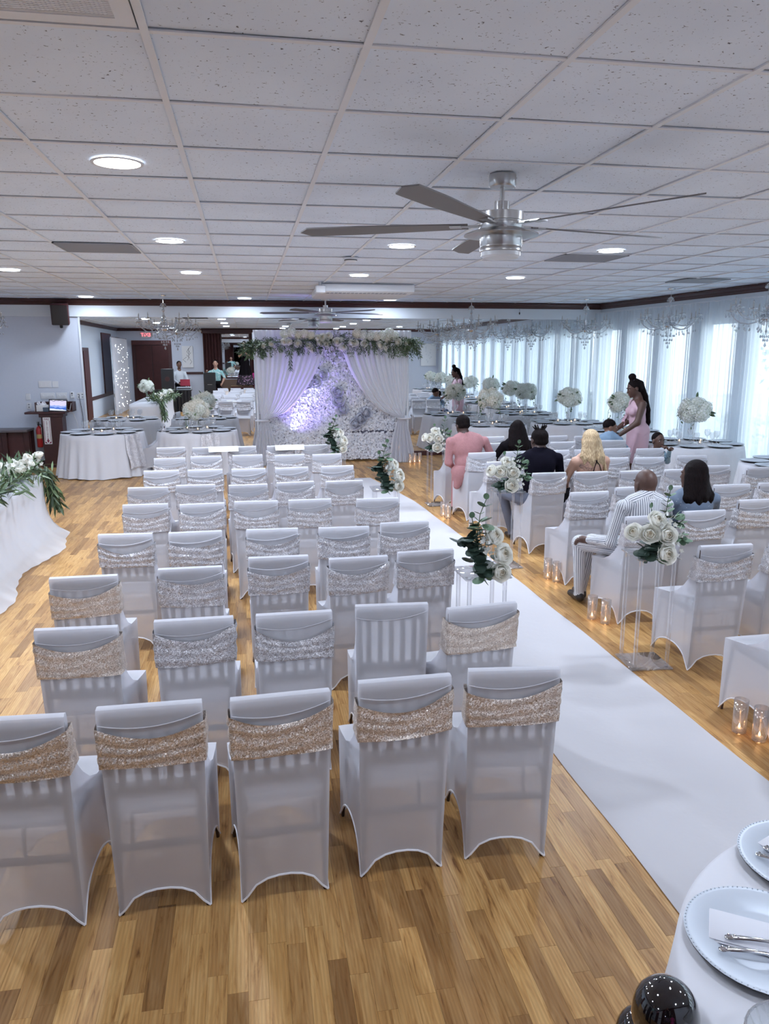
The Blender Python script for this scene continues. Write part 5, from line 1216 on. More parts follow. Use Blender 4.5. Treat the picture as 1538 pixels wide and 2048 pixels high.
o = thing('rear_mirror', 'dark framed mirror on the rear wall behind the photographer', 'mirror', (-.38, YR+.01, 2.08)); part('mirror_glass', MB().box((-.56, -.005, -.88), (.56, .005, .88)), MT['mirror'], o, smooth=False)
mb = MB(); [mb.box(a, b) for a, b in (((-.62, -.01, -.94), (.62, .02, -.88)), ((-.62, -.01, .88), (.62, .02, .94)), ((-.62, -.01, -.94), (-.56, .02, .94)), ((.56, -.01, -.94), (.62, .02, .94)))]; part('mirror_frame', mb, MT['dark'], o, smooth=False)
struct('trim_10', MB().bbox((-.98, YR, 0), (.22, YR+.02, 1.1), .004), pmat('brown_wainscot', (.20, .12, .08), .4))
# low stage the photographer stands on
t = thing('plant_canvas', 'pale canvas with blue plant sketch by the window wall, seen in the mirror', 'picture', (7.90, YR+.035, 2.1)); part('canvas', MB().bbox((-.34, -.02, -.48), (.34, .02, .48), .004), MT['paper'], t)
mb = MB(); r2 = random.Random(16)
for k in range(16): p0 = Vector((r2.uniform(-.15, .15), .022, -.35+.045*k)); mb.leaf(p0, (r2.uniform(-1, 1), 0, r2.uniform(-.2, 1)), (0, 1, 0), .20, .06, n=3)
part('brushwork', mb, pmat('blue_ink', (.12, .20, .28), .7), t, smooth=False)
t = thing('stage_block', 'wooden stage block carrying the photographer at the rear wall', 'stage', (-.18, -.62, 0)); part('stage_body', MB().bbox((-.42, -.5, 0), (.42, .28, .84), .01), MT['darkw'], t); part('stage_top', MB().bbox((-.44, -.52, .84), (.44, .30, .86), .004), pmat('stage_oak', (.32, .19, .10), .35), t)
# side wall: door, chair rail, picture, lit backdrop
d = struct('door_2', MB().bbox((XL, 4.95, 0), (XL+.05, 6.0, 2.36), .01), MT['dark']); part('door_leaf', MB().bbox((XL+.05, 5.06, .02), (XL+.07, 5.89, 2.25), .004), MT['darkw'], d)
struct('trim_11', MB().bbox((XL, -1.2, .62), (XL+.03, 4.95, .74), .006), MT['dark'])
t = thing('framed_panel', 'tall dark blue framed panel on the pale side wall, seen in the mirror', 'picture', (XL+.02, 1.3, 1.82)); part('frame', MB().bbox((-.02, -1.0, -1.1), (.02, 1.0, 1.1), .006), MT['dark'], t); part('panel', MB().box((.015, -.94, -1.04), (.024, .94, 1.04)), pmat('deep_blue_panel', (.03, .03, .07), .4), t, smooth=False)
o = part('backdrop_drape', MB().grid(lambda u, v: (-4.62+.05*math.sin(u*75), lerp(-.2, 3.2, u), lerp(.02, 2.72, v)), 120, 3), MT['drape'], ang=0); tag(o, 'white backdrop drape with fairy lights by the side wall, seen in the mirror', 'drape')
mb = MB(); r2 = random.Random(3); LG = emis('fairy_light', (.9, .97, 1), 6)
for k in range(70): mb.ball((-4.56, r2.uniform(-.15, 3.15), r2.uniform(.2, 2.5)), .011, 4)
q = part('fairy_lights', mb, LG, o, smooth=False); q['kind'] = 'stuff'
q = part('backdrop_pole', MB().tube([(-4.62, -.3, 0), (-4.62, -.3, 2.74)], .02, 8).tube([(-4.62, 3.3, 0), (-4.62, 3.3, 2.74)], .02, 8).tube([(-4.62, -.3, 2.74), (-4.62, 3.3, 2.74)], .02, 8), MT['chrome'], o)
# DJ corner
t = thing('dj_table', 'black draped DJ table on the podium side, seen in the mirror', 'table', (-2.75, 1.70, 0)); part('tabletop', MB().bbox((-.7, -.3, .78), (.7, .3, .82), .004), MT['black'], t); part('skirt', MB().grid(lambda u, v: (-.7+1.4*u, .31+.015*math.sin(u*70), .01+v*.78), 80, 2), MT['black'], t)
t2 = thing('dj_mixer', 'silver DJ mixer on the black DJ table', 'mixer', (-2.32, 1.72, .822)); part('housing', MB().bbox((-.28, -.15, 0), (.28, .15, .11), .008), MT['silver'], t2); part('front_strip', MB().box((-.25, .15, .03), (.25, .154, .07)), MT['black'], t2, smooth=False)
for k in range(6): part('knob', MB().lathe([(0, .135), (.014, .135), (.016, .11)], 8, (-.2+k*.08, .05, 0)), MT['black'], t2)
t2 = thing('laptop', 'open red laptop standing on the DJ mixer', 'laptop', (-2.28, 1.68, .982)); part('keyboard_base', MB().bbox((-.18, -.22, -.025), (.18, .03, -.005), .003), MT['red'], t2); part('lid', MB().bbox((-.18, .03, -.01), (.18, .042, .23), .004), pmat('laptop_red', (.34, .02, .05), .4), t2)
t2 = thing('loudspeaker', 'black floor loudspeaker beside the DJ table', 'loudspeaker', (-2.86, 2.25, 0)); part('cabinet', MB().bbox((-.22, -.16, .012), (.22, .16, 1.62), .02), MT['black'], t2); part('woofer', MB().tube([(0, .16, .5), (0, .175, .5)], .15, 20), MT['dark'], t2); part('horn', MB().tube([(0, .16, 1.25), (0, .17, 1.25)], .09, 16), MT['dark'], t2)
t2 = thing('standing_speaker_case', 'tall black equipment case the leaning man rests on', 'case', (-1.38, 1.25, 0)); part('case_body', MB().bbox((-.22, -.2, 0), (.22, .2, 1.45), .015), MT['black'], t2); part('case_handle', MB().tube([(-.08, .2, 1.0), (-.08, .23, 1.0), (.08, .23, 1.0), (.08, .2, 1.0)], .01, 6), MT['metal'], t2)
# ================================================================== outside the windows
def tree(x, y, h, R, label, seed):
    r = random.Random(seed); t = thing('tree', label, 'tree', (x, y, -.12)); part('trunk', MB().tube([(0, 0, 0), (.1, .05, h*.5), (0, .1, h)], [.16, .12, .07], 8), MT['bark'], t); mb = MB()
    for k in range(1500): d = rv(r); p = Vector((0, 0, h))+d*R*r.uniform(.4, 1); mb.leaf(p, rv(r), rv(r), .22, .10, 0, r.random(), n=2)
    o = part('crown', mb, attr_mix('tree_leaf', (.03, .09, .02), (.16, .28, .07), .6, trl=.2), t, smooth=False, tone=True); o['kind'] = 'stuff'
tree(13.5, 16.5, 3.2, 2.0, 'leafy tree outside the windows, nearer the mirror corner', 1); tree(12.8, 10.5, 2.9, 1.8, 'leafy tree outside the windows, farther along the wall', 2)
mb = MB(); r2 = random.Random(8)
for k in range(2500): mb.leaf((11.5+r2.gauss(0, .3), r2.uniform(2, 22), r2.uniform(-.1, .75)), rv(r2), rv(r2), .14, .07, 0, r2.random(), n=2)
o = part('hedge', mb, MT['leaf'], smooth=False, tone=True); tag(o, 'low green hedge outside beyond the sheer curtains', 'hedge', kind='stuff')

# ================================================================== people: one continuous body surface each (smooth-blended volume -> surface net)
def sdf_eval(prims, lo, vox, dims, kdef):
    f = np.full(dims, 9.0, np.float32)
    for p in prims:
        k = p.get('k', kdef); m = .06+k
        if p['t'] == 'c':
            a, b = np.array(p['a']), np.array(p['b']); R = max(p['ra'], p['rb']); mn = np.minimum(a, b)-R-m; mx = np.maximum(a, b)+R+m
        else: a = np.array(p['a']); R = np.array(p['r']).max(); mn = a-R-m; mx = a+R+m
        i0 = np.clip(np.floor((mn-lo)/vox).astype(int), 0, dims); i1 = np.clip(np.ceil((mx-lo)/vox).astype(int)+1, 0, dims)
        if (i1 <= i0).any(): continue
        g = np.stack(np.meshgrid(*[lo[q]+vox*np.arange(i0[q], i1[q]) for q in range(3)], indexing='ij'), -1)
        d = prim_d(p, g.reshape(-1, 3)).reshape(g.shape[:3]).astype(np.float32); sl = tuple(slice(i0[q], i1[q]) for q in range(3)); c = f[sl]
        h = np.maximum(k-np.abs(c-d), 0)/k; f[sl] = np.minimum(c, d)-h*h*k*.25
    return f
def prim_d(p, X):
    a = np.array(p['a'], float)
    if p['t'] == 'c':
        b = np.array(p['b'], float); ab = b-a; t = np.clip(((X-a)@ab)/max(1e-9, ab@ab), 0, 1); return np.linalg.norm(X-a-t[:, None]*ab, axis=1)-(p['ra']+(p['rb']-p['ra'])*t)
    q = X-a
    if p.get('R') is not None: q = q@np.array(p['R'])
    r = np.array(p['r'], float); k0 = np.linalg.norm(q/r, axis=1); k1 = np.linalg.norm(q/(r*r), axis=1); return k0*(k0-1)/np.maximum(k1, 1e-6)
def surface_net(f, lo, vox):
    s = f < 0; nx, ny, nz = f.shape
    cs = [s[i:nx-1+i, j:ny-1+j, k:nz-1+k] for i in (0, 1) for j in (0, 1) for k in (0, 1)]
    cnt = sum(c.astype(np.int8) for c in cs); act = (cnt > 0) & (cnt < 8); idx = np.argwhere(act); ID = -np.ones(act.shape, int); ID[act] = np.arange(len(idx))
    acc = np.zeros((len(idx), 3)); n = np.zeros(len(idx)); I, J, K = idx.T
    for ax in range(3):
        for u in (0, 1):
            for v in (0, 1):
                o0 = [0, 0, 0]; q = [d for d in range(3) if d != ax]; o0[q[0]] = u; o0[q[1]] = v; o1 = list(o0); o1[ax] = 1
                fa = f[I+o0[0], J+o0[1], K+o0[2]]; fb = f[I+o1[0], J+o1[1], K+o1[2]]; m = (fa < 0) != (fb < 0); t = np.where(m, fa/np.where(m, fa-fb, 1), 0)
                P = np.array(o0)[None]+t[:, None]*(np.array(o1)-np.array(o0))[None]; acc += np.where(m[:, None], P, 0); n += m
    V = lo+vox*(idx+acc/n[:, None]); F = []
    for ax in range(3):
        q = [d for d in range(3) if d != ax]; sl0 = [slice(None)]*3; sl1 = [slice(None)]*3; sl0[ax] = slice(0, -1); sl1[ax] = slice(1, None)
        A = s[tuple(sl0)]; B = s[tuple(sl1)]; e = np.argwhere(A != B); e = e[(e[:, q[0]] > 0) & (e[:, q[1]] > 0)]
        e = e[(e[:, q[0]] < f.shape[q[0]]-1) & (e[:, q[1]] < f.shape[q[1]]-1)]
        ins = A[tuple(e.T)]; c = []
        for u, v in ((0, 0), (1, 0), (1, 1), (0, 1)): g = e.copy(); g[:, q[0]] -= u; g[:, q[1]] -= v; c.append(ID[tuple(g.T)])
        c = np.stack(c, 1); flip = ins if ax != 1 else ~ins; c = np.where(flip[:, None], c, c[:, ::-1]); F.append(c)
    return V, np.concatenate(F)
def blob(name, prims, mats, vox=.011, k=.03, parent=None, arc=False):
    lo = np.full(3, 9e9); hi = -lo
    for p in prims:
        for q in ((p['a'], p['b']) if p['t'] == 'c' else (p['a'],)):
            R = max(p['ra'], p['rb']) if p['t'] == 'c' else max(p['r']); lo = np.minimum(lo, np.array(q)-R); hi = np.maximum(hi, np.array(q)+R)
    lo = lo-.05; hi = hi+.05; dims = tuple(int(x) for x in np.ceil((hi-lo)/vox)+1); f = sdf_eval(prims, lo, vox, dims, k); V, F = surface_net(f, lo, vox)
    me = bpy.data.meshes.new(name); me.from_pydata(V.tolist(), [], F.tolist())
    for m in mats: me.materials.append(m)
    D_ = np.stack([prim_d(p, V) for p in prims], 0); w = D_.argmin(0); pm = np.array([p.get('m', 0) for p in prims])
    cen = V[F].mean(1); Df = np.stack([prim_d(p, cen) for p in prims], 0).argmin(0); me.polygons.foreach_set('material_index', pm[Df].astype(np.int32)); me.polygons.foreach_set('use_smooth', np.ones(len(F), bool))
    if arc:
        av = np.zeros(len(V))
        for i, p in enumerate(prims):
            s = w == i
            if not s.any(): continue
            X = V[s]
            if p['t'] == 'c' and not p.get('flat'):
                a, b = np.array(p['a'], float), np.array(p['b'], float); d = (b-a)/max(1e-9, np.linalg.norm(b-a)); u = np.cross(d, [0, 0, 1.] if abs(d[2]) < .9 else [0, 1., 0]); u /= np.linalg.norm(u); v = np.cross(d, u); q = X-a
                av[s] = np.arctan2(q@v, q@u)*.5*(p['ra']+p['rb'])+2
            else: av[s] = X[:, 0]+3
        at = me.attributes.new('arc', 'FLOAT', 'POINT'); at.data.foreach_set('value', av.astype(np.float32))
    me.update(); return link(name, me, parent)
def cp(a, b, ra, rb=None, m=0, **k): return dict(t='c', a=tuple(a), b=tuple(b), ra=ra, rb=rb if rb is not None else ra, m=m, **k)
def el(a, r, m=0, R=None, **k): return dict(t='e', a=tuple(a), r=tuple(r), m=m, R=R, **k)
def hand(w, d, n, m, s=1., curl=.4, thumb=1):
    w, d, n = Vector(w), Vector(d).normalized(), Vector(n).normalized(); x = d.cross(n).normalized(); n = x.cross(d); P = []
    P.append(cp(w, w+d*.075*s, .024*s, .03*s, m, k=.012)); P.append(cp(w+d*.07*s-x*.022*s, w+d*.07*s+x*.022*s, .017*s, None, m, k=.012))
    for i, L in enumerate((.055, .068, .072, .062)):
        b = w+d*.085*s+x*((i-1.5)*.019*s); e1 = b+(d*math.cos(curl)-n*math.sin(curl))*L*.55*s; e2 = e1+(d*math.cos(curl*2.2)-n*math.sin(curl*2.2))*L*.5*s
        P += [cp(b, e1, .0092*s, .0085*s, m, k=.004), cp(e1, e2, .0085*s, .007*s, m, k=.004)]
    b = w+d*.03*s+x*thumb*.028*s; e1 = b+(d*.7+x*thumb*.7-n*.25).normalized()*.042*s; P += [cp(b, e1, .012*s, .0095*s, m, k=.006), cp(e1, e1+(d*.95+x*thumb*.25-n*.3).normalized()*.03*s, .0095*s, .0075*s, m, k=.004)]
    return P
class Head:
    def __init__(s, c, yaw=0, pitch=0, tilt=0, sc=1.):
        s.c = Vector(c); s.M = (Matrix.Rotation(yaw, 3, 'Z') @ Matrix.Rotation(pitch, 3, 'X') @ Matrix.Rotation(tilt, 3, 'Y')); s.s = sc
    def p(s, x, y, z): return tuple(s.c+s.M @ Vector((x, y, z))*s.s)
    def R(s): return [list(r) for r in s.M]
    def prims(s, neck, m, nr=.05):
        q = s.s; R = s.R(); P = [el(s.p(0, -.012, .028), (.077*q, .097*q, .094*q), m, R), el(s.p(0, .030, -.045), (.056*q, .066*q, .070*q), m, R), el(s.p(0, .062, -.012), (.05*q, .03*q, .05*q), m, R, k=.02)]
        P += [cp(s.p(0, .088, .012), s.p(0, .106, -.022), .009*q, .0135*q, m, k=.010), el(s.p(0, .086, -.058), (.025*q, .014*q, .011*q), m, R, k=.008), el(s.p(0, .076, -.092), (.024*q, .02*q, .02*q), m, R, k=.015)]
        for e in (-1, 1): P += [el(s.p(e*.079, -.008, -.008), (.010*q, .021*q, .032*q), m, R, k=.008), el(s.p(e*.036, .078, .030), (.022*q, .012*q, .008*q), m, R, k=.01)]
        P.append(cp(s.p(0, -.025, -.05), neck, nr*q, nr*1.12*q, m)); return P
    def face(s, parent, lip=(.25, .09, .08), brow=(.01, .008, .007)):
        mb = MB(); q = s.s
        for e in (-1, 1):
            mb.cm = 0; mb.ball(s.p(e*.033, .0775, .012), (.0125*q, .0085*q, .0065*q), 10, rot=s.M); mb.cm = 1; mb.ball(s.p(e*.033, .0850, .012), (.0062*q, .0025*q, .0062*q), 8, rot=s.M)
        part('eyes', mb, [EYE_W, EYE_D], parent)
        mb = MB()
        for e in (-1, 1): mb.tube([s.p(e*.016, .094, .031), s.p(e*.034, .092, .037), s.p(e*.052, .080, .031)], [.003*q, .0038*q, .002*q], 5)
        part('eyebrows', mb, pmat('brow', brow, .8), parent)
        mb = MB(); mb.tube([s.p(-.022, .090, -.058), s.p(-.008, .1005, -.054), s.p(.008, .1005, -.054), s.p(.022, .090, -.058)], [.002*q, .005*q, .005*q, .002*q], 6); mb.tube([s.p(-.018, .092, -.062), s.p(0, .1005, -.065), s.p(.018, .092, -.062)], [.002*q, .006*q, .002*q], 6)
        part('lips', mb, pmat('lips', lip, .45), parent)
    def cap_hair(s, m=0, up=1., back=1.):
        q = s.s; R = s.R(); return [el(s.p(0, -.022, .040), (.083*q, .098*q, .092*q*up), m, R), el(s.p(0, -.05, -.01), (.074*q, .068*q, .075*q*back), m, R)]
EYE_W = pmat('eye_white', (.7, .68, .66), .3); EYE_D = pmat('eye_iris', (.012, .008, .006), .2)
SK_D = pmat('deep_brown_skin', (.085, .040, .028), .5, var=.06, bscale=20); SK_DD = pmat('dark_brown_skin', (.055, .026, .020), .48); SK_M = pmat('brown_skin', (.16, .078, .05), .5); SK_L = pmat('light_skin', (.52, .30, .215), .5)
def hairmat(name, a, b, rough, spec):
    m, t, o = nt(name); p = nd(t, 'BsdfPrincipled', Roughness=rough); p.inputs['Specular IOR Level'].default_value = spec; t.links.new(p.outputs[0], o.inputs[0]); tc = nd(t, 'TexCoord'); mp = nd(t, 'Mapping'); mp.inputs['Scale'].default_value = (90, 90, 7)
    n = nd(t, 'TexNoise', Scale=1.6, Detail=3.0); t.links.new(tc.outputs['Object'], mp.inputs['Vector']); t.links.new(mp.outputs[0], n.inputs['Vector']); mx = nd(t, 'MixRGB'); mx.inputs[1].default_value = c4(a); mx.inputs[2].default_value = c4(b); r = nd(t, 'ValToRGB'); r.color_ramp.elements[0].position = .35; r.color_ramp.elements[1].position = .65
    t.links.new(n.outputs['Fac'], r.inputs[0]); t.links.new(r.outputs[0], mx.inputs[0]); t.links.new(mx.outputs[0], p.inputs['Base Color']); bm = nd(t, 'Bump', Strength=.9, Distance=.008); t.links.new(n.outputs['Fac'], bm.inputs['Height']); t.links.new(bm.outputs[0], p.inputs['Normal']); return m
HB = hairmat('black_hair', (.004, .003, .0035), (.012, .007, .007), .6, .07); HBL = hairmat('blonde_hair', (.30, .19, .10), (.66, .50, .30), .5, .3)
PINK = pmat('rose_pink_lace', (.42, .20, .205), .85, bump=.5, bscale=120, var=.15); PINKS = pmat('blush_satin', (.55, .36, .42), .45, var=.05); SUIT = pmat('navy_black_suit', (.007, .006, .012), .85, spec=.06); STR = stripe_mat('striped_cotton', (.72, .72, .74), (.05, .06, .10), .0165)
DOT = spots_mat('dotted_chambray', (.14, .18, .25), (.55, .58, .62), 42); DEN = pmat('light_denim', (.20, .29, .40), .85, var=.12, bscale=50); JEAN = pmat('blue_jean', (.045, .07, .14), .85, var=.2, bscale=50); CAMO = spots_mat('pale_patterned_shirt', (.30, .42, .50), (.08, .13, .18), 26, .3); GREY = pmat('grey_trousers', (.12, .13, .17), .8); SHOE = pmat('dark_shoe', (.02, .015, .014), .4)
WSH = pmat('white_shirt', (.62, .66, .70), .8); TEAL = spots_mat('teal_print_shirt', (.30, .55, .55), (.75, .8, .75), 18, .35); BLK = pmat('black_cloth', (.010, .008, .010), .9, spec=.06); MAG = pmat('magenta_cloth', (.55, .03, .22), .7); HEMP = spots_mat('dark_floral_hem', (.03, .02, .03), (.38, .22, .34), 14, .35)
def person(label, loc, rz=0, group=None): return thing('person', label, 'person', loc, rz, group)
def torso(hip, chest, neck, sw, m_top, m_bot, bulk=1., cr=(.16, .105, .19)):
    hip, chest, neck = Vector(hip), Vector(chest), Vector(neck); mid = hip.lerp(chest, .48)
    return [el(hip, (.165*bulk, .125*bulk, .125), m_bot), el(mid, (.152*bulk, .112*bulk, .17), m_top), el(chest, (cr[0]*bulk, cr[1]*bulk, cr[2]), m_top), cp(chest+Vector((-.05, 0, .105)), chest+Vector((-sw+.025, 0, .068)), .068, .05, m_top, flat=1), cp(chest+Vector((.05, 0, .105)), chest+Vector((sw-.025, 0, .068)), .068, .05, m_top, flat=1), cp(chest+Vector((-sw*.55, 0, .11)), neck+Vector((0, -.01, .01)), .055, .045, m_top), cp(chest+Vector((sw*.55, 0, .11)), neck+Vector((0, -.01, .01)), .055, .045, m_top), cp(chest+Vector((0, -.01, .10)), neck, .07, .052, m_top)]
def limb(pts, rs, ms): return [cp(pts[i], pts[i+1], rs[i], rs[i+1], ms[i]) for i in range(len(pts)-1)]
def seated(label, loc, hz=1.10, shz=.97, sw=.20, mats=None, mt=(1, 1, 2), bulk=1., headyaw=0, headpitch=0, rz=0, head_dx=0, knees=((-.11, .44, .55), (.11, .44, .55)), feet=((-.11, .42, .08), (.11, .42, .08)), hands=((-.10, .32, .62), (.10, .32, .62)), sc=1.0, arc=False, sleeve=1, hs=1.04, lean=0., elbow=((-.27, .06, .76), (.27, .06, .76)), vox=.011, neck_m=0):
    # mt: material of top, of sleeves/forearm, of legs ; material 0 is skin, last one is shoes
    t = person(label, loc, rz); H = Head((head_dx, lean+.03, hz), headyaw, headpitch, 0, hs); top, fore, leg = mt; sh = len(mats)-1
    ch = (head_dx*.5, lean-.015, shz-.09); P = torso((0, 0, .575), ch, (head_dx*.85, lean-.02, shz+.06), sw, top, leg if leg != 2 or True else top, bulk)
    P += H.prims((head_dx*.85, lean-.015, shz+.05), 0)
    for i, e in ((0, -1), (1, 1)):
        s = (ch[0]+e*sw*.97, lean-.01, shz-.02); k = knees[i]; w = hands[i]; P += limb([s, elbow[i], w], [.05+.012*(bulk-1), .043+.02*(bulk-1), .03], [sleeve, fore]); d = Vector(w)-Vector(elbow[i]); P += hand(Vector(w), d, (0, 0, 1), 0, 1., .5, -e)
        P += limb([(e*.09, .02, .565), k, feet[i]], [.09*bulk, .062, .042], [leg, leg]); f = Vector(feet[i]); P += [cp(f+Vector((0, -.03, -.035)), f+Vector((e*.01, .15, -.045)), .036, .03, sh), ]
    b = blob('body', P, mats, vox, .03, t, arc); return t, H
def strands(H, n, zlen, spread, r, m=0, seed=0, y0=-.075, taper=.32, fwd=.0, wave=0., top=.06):
    rr = random.Random(seed); P = []
    for k in range(n):
        a = PI*(k+.5)/n; x = math.cos(a)*.080; y = -math.sin(a)*.085+.0; L = zlen*rr.uniform(.80, 1.06); x2 = x*spread+rr.uniform(-.01, .01); y2 = y0-math.sin(a)*.03+rr.uniform(-.01, .01)
        a0 = H.p(x*.75, y*.7, top); a1 = H.p(x*1.0, y*1.02, .0); c = Vector(H.c); m1 = c+Vector((x2*1.0+wave*rr.uniform(-1, 1), y2-.02+fwd, -L*.5)); e = c+Vector((x2*.85+wave*rr.uniform(-1, 1), y2+fwd, -L))
        P += [cp(a0, a1, r, r*1.05, m, k=.014), cp(a1, m1, r*1.05, r, m, k=.014), cp(m1, e, r, r*taper, m, k=.012)]
    return P
# bald man in a striped shirt and trousers, legs to the aisle
t, H = seated('bald man in a striped shirt and trousers seated with legs crossed toward the aisle', (3.14, 5.71, 0), 1.10, .955, .205, [SK_D, STR, STR, SHOE], (1, 1, 2), .98, .1, -.05, 0, .03, knees=((-.36, .30, .55), (-.20, .40, .53)), feet=((-.33, .33, .09), (-.26, .44, .08)), hands=((-.34, .16, .61), (.10, .34, .62)), elbow=((-.25, -.04, .63), (.28, .08, .70)), arc=True, lean=-.06, vox=.0095)
part('collar', MB().tube([(.025+.068*math.cos(a), -.085+.062*math.sin(a), 1.005+.010*math.sin(a)) for a in [2*PI*k/16 for k in range(17)]], .014, 6), pmat('shirt_collar', (.68, .68, .70), .8), t)
# woman with long dark hair in a dotted top
t, H = seated('woman with long dark hair and dotted blue top seated beside the bald man', (3.65, 5.80, 0), 1.14, .965, .20, [SK_D, DOT, JEAN, SHOE], (1, 1, 2), 1.08, .45, 0, 0, .02, lean=-.03)
blob('hair', H.cap_hair(0, 1.05)+strands(H, 15, .36, 1.45, .030, 0, 1, wave=.02)+[cp(H.p(-.06, .0, .03), H.p(-.105, -.03, -.10), .028, .03)], [HB], .010, .02, t)
# man in a dark suit with twisted hair
t, H = seated('man in a dark suit with twisted top knot seated in the aisle chair', (3.13, 7.97, 0), 1.215, 1.045, .225, [SK_DD, SUIT, GREY, SHOE], (1, 1, 2), 1.14, .15, -.1, 0, -.0, lean=-.07, knees=((-.24, .42, .57), (.08, .45, .55)), hs=1.08, elbow=((-.30, .0, .74), (.30, .02, .76)))
P = H.cap_hair(0, .93, .6)
rr = random.Random(5)
for k in range(12): a = rr.uniform(0, 6.28); P.append(cp(H.p(.03*math.cos(a), -.02+.03*math.sin(a), .10), H.p(.075*math.cos(a), -.02+.07*math.sin(a), .15+rr.uniform(-.01, .02)), .011, .006, 0, k=.006))
blob('hair', P, [HB], .008, .015, t)
part('shirt_collar', MB().tube([(.06*math.cos(a), -.095+.056*math.sin(a), 1.095) for a in [2*PI*k/16 for k in range(17)]], .012, 6), SUIT, t)
# blonde woman with bare tattooed shoulder
t, H = seated('blonde woman with long wavy hair and bare tattooed back beside the suited man', (3.72, 7.95, 0), 1.19, 1.0, .185, [SK_L, BLK, BLK, SHOE], (0, 0, 1), .95, .25, -.15, 0, .0, sleeve=0, lean=-.06, elbow=((-.225, .06, .76), (.225, .06, .76)))
blob('hair', H.cap_hair(0, 1.05)+strands(H, 15, .36, 1.35, .027, 0, 3, wave=.03)+[cp(H.p(.07, -.05, 0), (.16, -.14, .86), .035, .018)], [HBL], .0095, .018, t)
blob('dress_top', [el((0, -.05, .76), (.158, .115, .14))], [BLK], .012, .02, t)
mb = MB(); rr = random.Random(9)
def bk(x, z): return (x, -.075-.102*math.sqrt(max(.05, 1-(x/.165)**2-((z-.91)/.2)**2))-.012, z)
for k in range(9):
    cx, cz = -.085+rr.uniform(-.05, .06), .945+rr.uniform(-.05, .05); mb.tube([bk(cx+.022*math.cos(a)*rr.uniform(.7, 1), cz+.016*math.sin(a)) for a in [k2*.7 for k2 in range(8)]], .0022, 4)
part('tattoo', mb, pmat('tattoo_ink', (.16, .10, .085), .7), t); part('strap', MB().tube([bk(.0, 1.02), bk(.06, .95), bk(.10, .86)], .005, 5).tube([bk(.03, 1.0), bk(.0, .93), bk(-.02, .84)], .005, 5), BLK, t)
# woman in pink lace on the aisle seat near the arch
t, H = seated('woman in rose pink lace dress with short dark hair leaning at the aisle seat', (2.90, 9.72, 0), 1.215, 1.04, .245, [SK_DD, PINK, PINK, SHOE], (1, 1, 2), 1.30, .25, -.35, 0, -.12, lean=.0, knees=((-.08, .44, .56), (.12, .44, .56)), hands=((-.14, .36, .62), (.14, .34, .62)), elbow=((-.30, .03, .74), (.32, .05, .76)), hs=1.04)
blob('hair', H.cap_hair(0, 1.12, .55)+[el(H.p(.0, -.04, .06), (.085, .085, .07))], [HB], .010, .02, t)
blob('dress_skirt', [el((-.06, -.02, .62), (.215, .165, .13)), cp((-.04, .1, .575), (.02, .42, .56), .15, .14), cp((-.16, -.05, .56), (-.205, -.06, .44), .10, .05), cp((.02, .44, .54), (.02, .46, .22), .15, .15)], [PINK], .012, .03, t)
# woman with very long black hair
t, H = seated('woman with very long straight black hair seated behind the suited man row', (3.50, 9.72, 0), 1.145, .98, .19, [SK_D, BLK, BLK, SHOE], (1, 1, 2), 1., -.1, -.1, 0, .02, lean=-.05)
blob('hair', H.cap_hair(0, 1.08)+strands(H, 17, .44, 1.55, .030, 0, 4), [HB], .0105, .02, t)
# boy in denim
t, H = seated('boy in a light denim jacket with short hair glancing toward the curtains', (5.27, 10.62, 0), 1.07, .905, .165, [SK_M, DEN, JEAN, SHOE], (1, 1, 2), .85, -1.5, -.05, -.35, .03, hs=.98, lean=-.02, vox=.009)
blob('hair', [el(H.p(0, -.018, .040), (.080*.98, .099*.98, .090*.98), 0, H.R())], [HB], .008, .01, t); H.face(t)
# standing woman in blush pink dress bending over the table
t = person('woman in blush pink dress with high bun and long ponytail standing by the curtains', (5.88, 10.88, 0), PI/2-.12); H = Head((0, .09, 1.625), 0, -.35, 0, 1.08)
P = torso((0, 0, 1.0), (0, .02, 1.30), (0, .02, 1.475), .20, 1, 1, 1.04, (.15, .118, .16))+[el((0, -.055, .98), (.165, .13, .14), 1), el((-.07, .115, 1.28), (.072, .06, .07), 1), el((.07, .115, 1.28), (.072, .06, .07), 1)]
for p in P[3:7]: p['m'] = 0
P += H.prims((0, .025, 1.47), 0)
P += limb([(-.195, .02, 1.40), (-.235, .10, 1.13), (-.20, .33, .955)], [.058, .046, .031], [0, 0])+hand((-.20, .335, .95), (.02, .6, -.35), (0, .3, 1), 0, 1.05, .35, 1)
P += limb([(.195, .02, 1.40), (.24, .06, 1.12), (.17, .27, .99)], [.058, .046, .031], [1, 0])+hand((.17, .275, .985), (-.05, .6, -.3), (0, .3, 1), 0, 1.05, .35, -1)
for e, dy in ((-1, .03), (1, -.05)): P += limb([(e*.09, 0, .95), (e*.095, .03+dy, .52), (e*.09, dy-.02, .11)], [.10, .07, .044], [1, 0])+[cp((e*.09, dy-.03, .06), (e*.095, dy+.14, .035), .036, .028, 2)]
blob('body', P, [SK_D, PINKS, SHOE], .0088, .03, t)
mb = MB(); mb.lathe([(.172, .99), (.180, .92), (.178, .80), (.172, .64), (.170, .52), (.166, .52), (.168, .66)], 40, (0, -.012, 0), 0, (1.0, .93)); part('dress_skirt', mb, PINKS, t); part('ruffle', MB().grid(lambda u, v: (.17+.05*v+.02*math.sin(u*20), .12+.08*(u-.5)+.03*v, 1.30-.26*u+.02*math.sin(u*13)), 24, 4), PINKS, t)
pt = [H.p(0, -.05, .09), H.p(0, -.10, .03), (0, -.085, 1.50), (-.02, -.135, 1.30), (-.03, -.15, 1.12), (-.03, -.13, .98)]
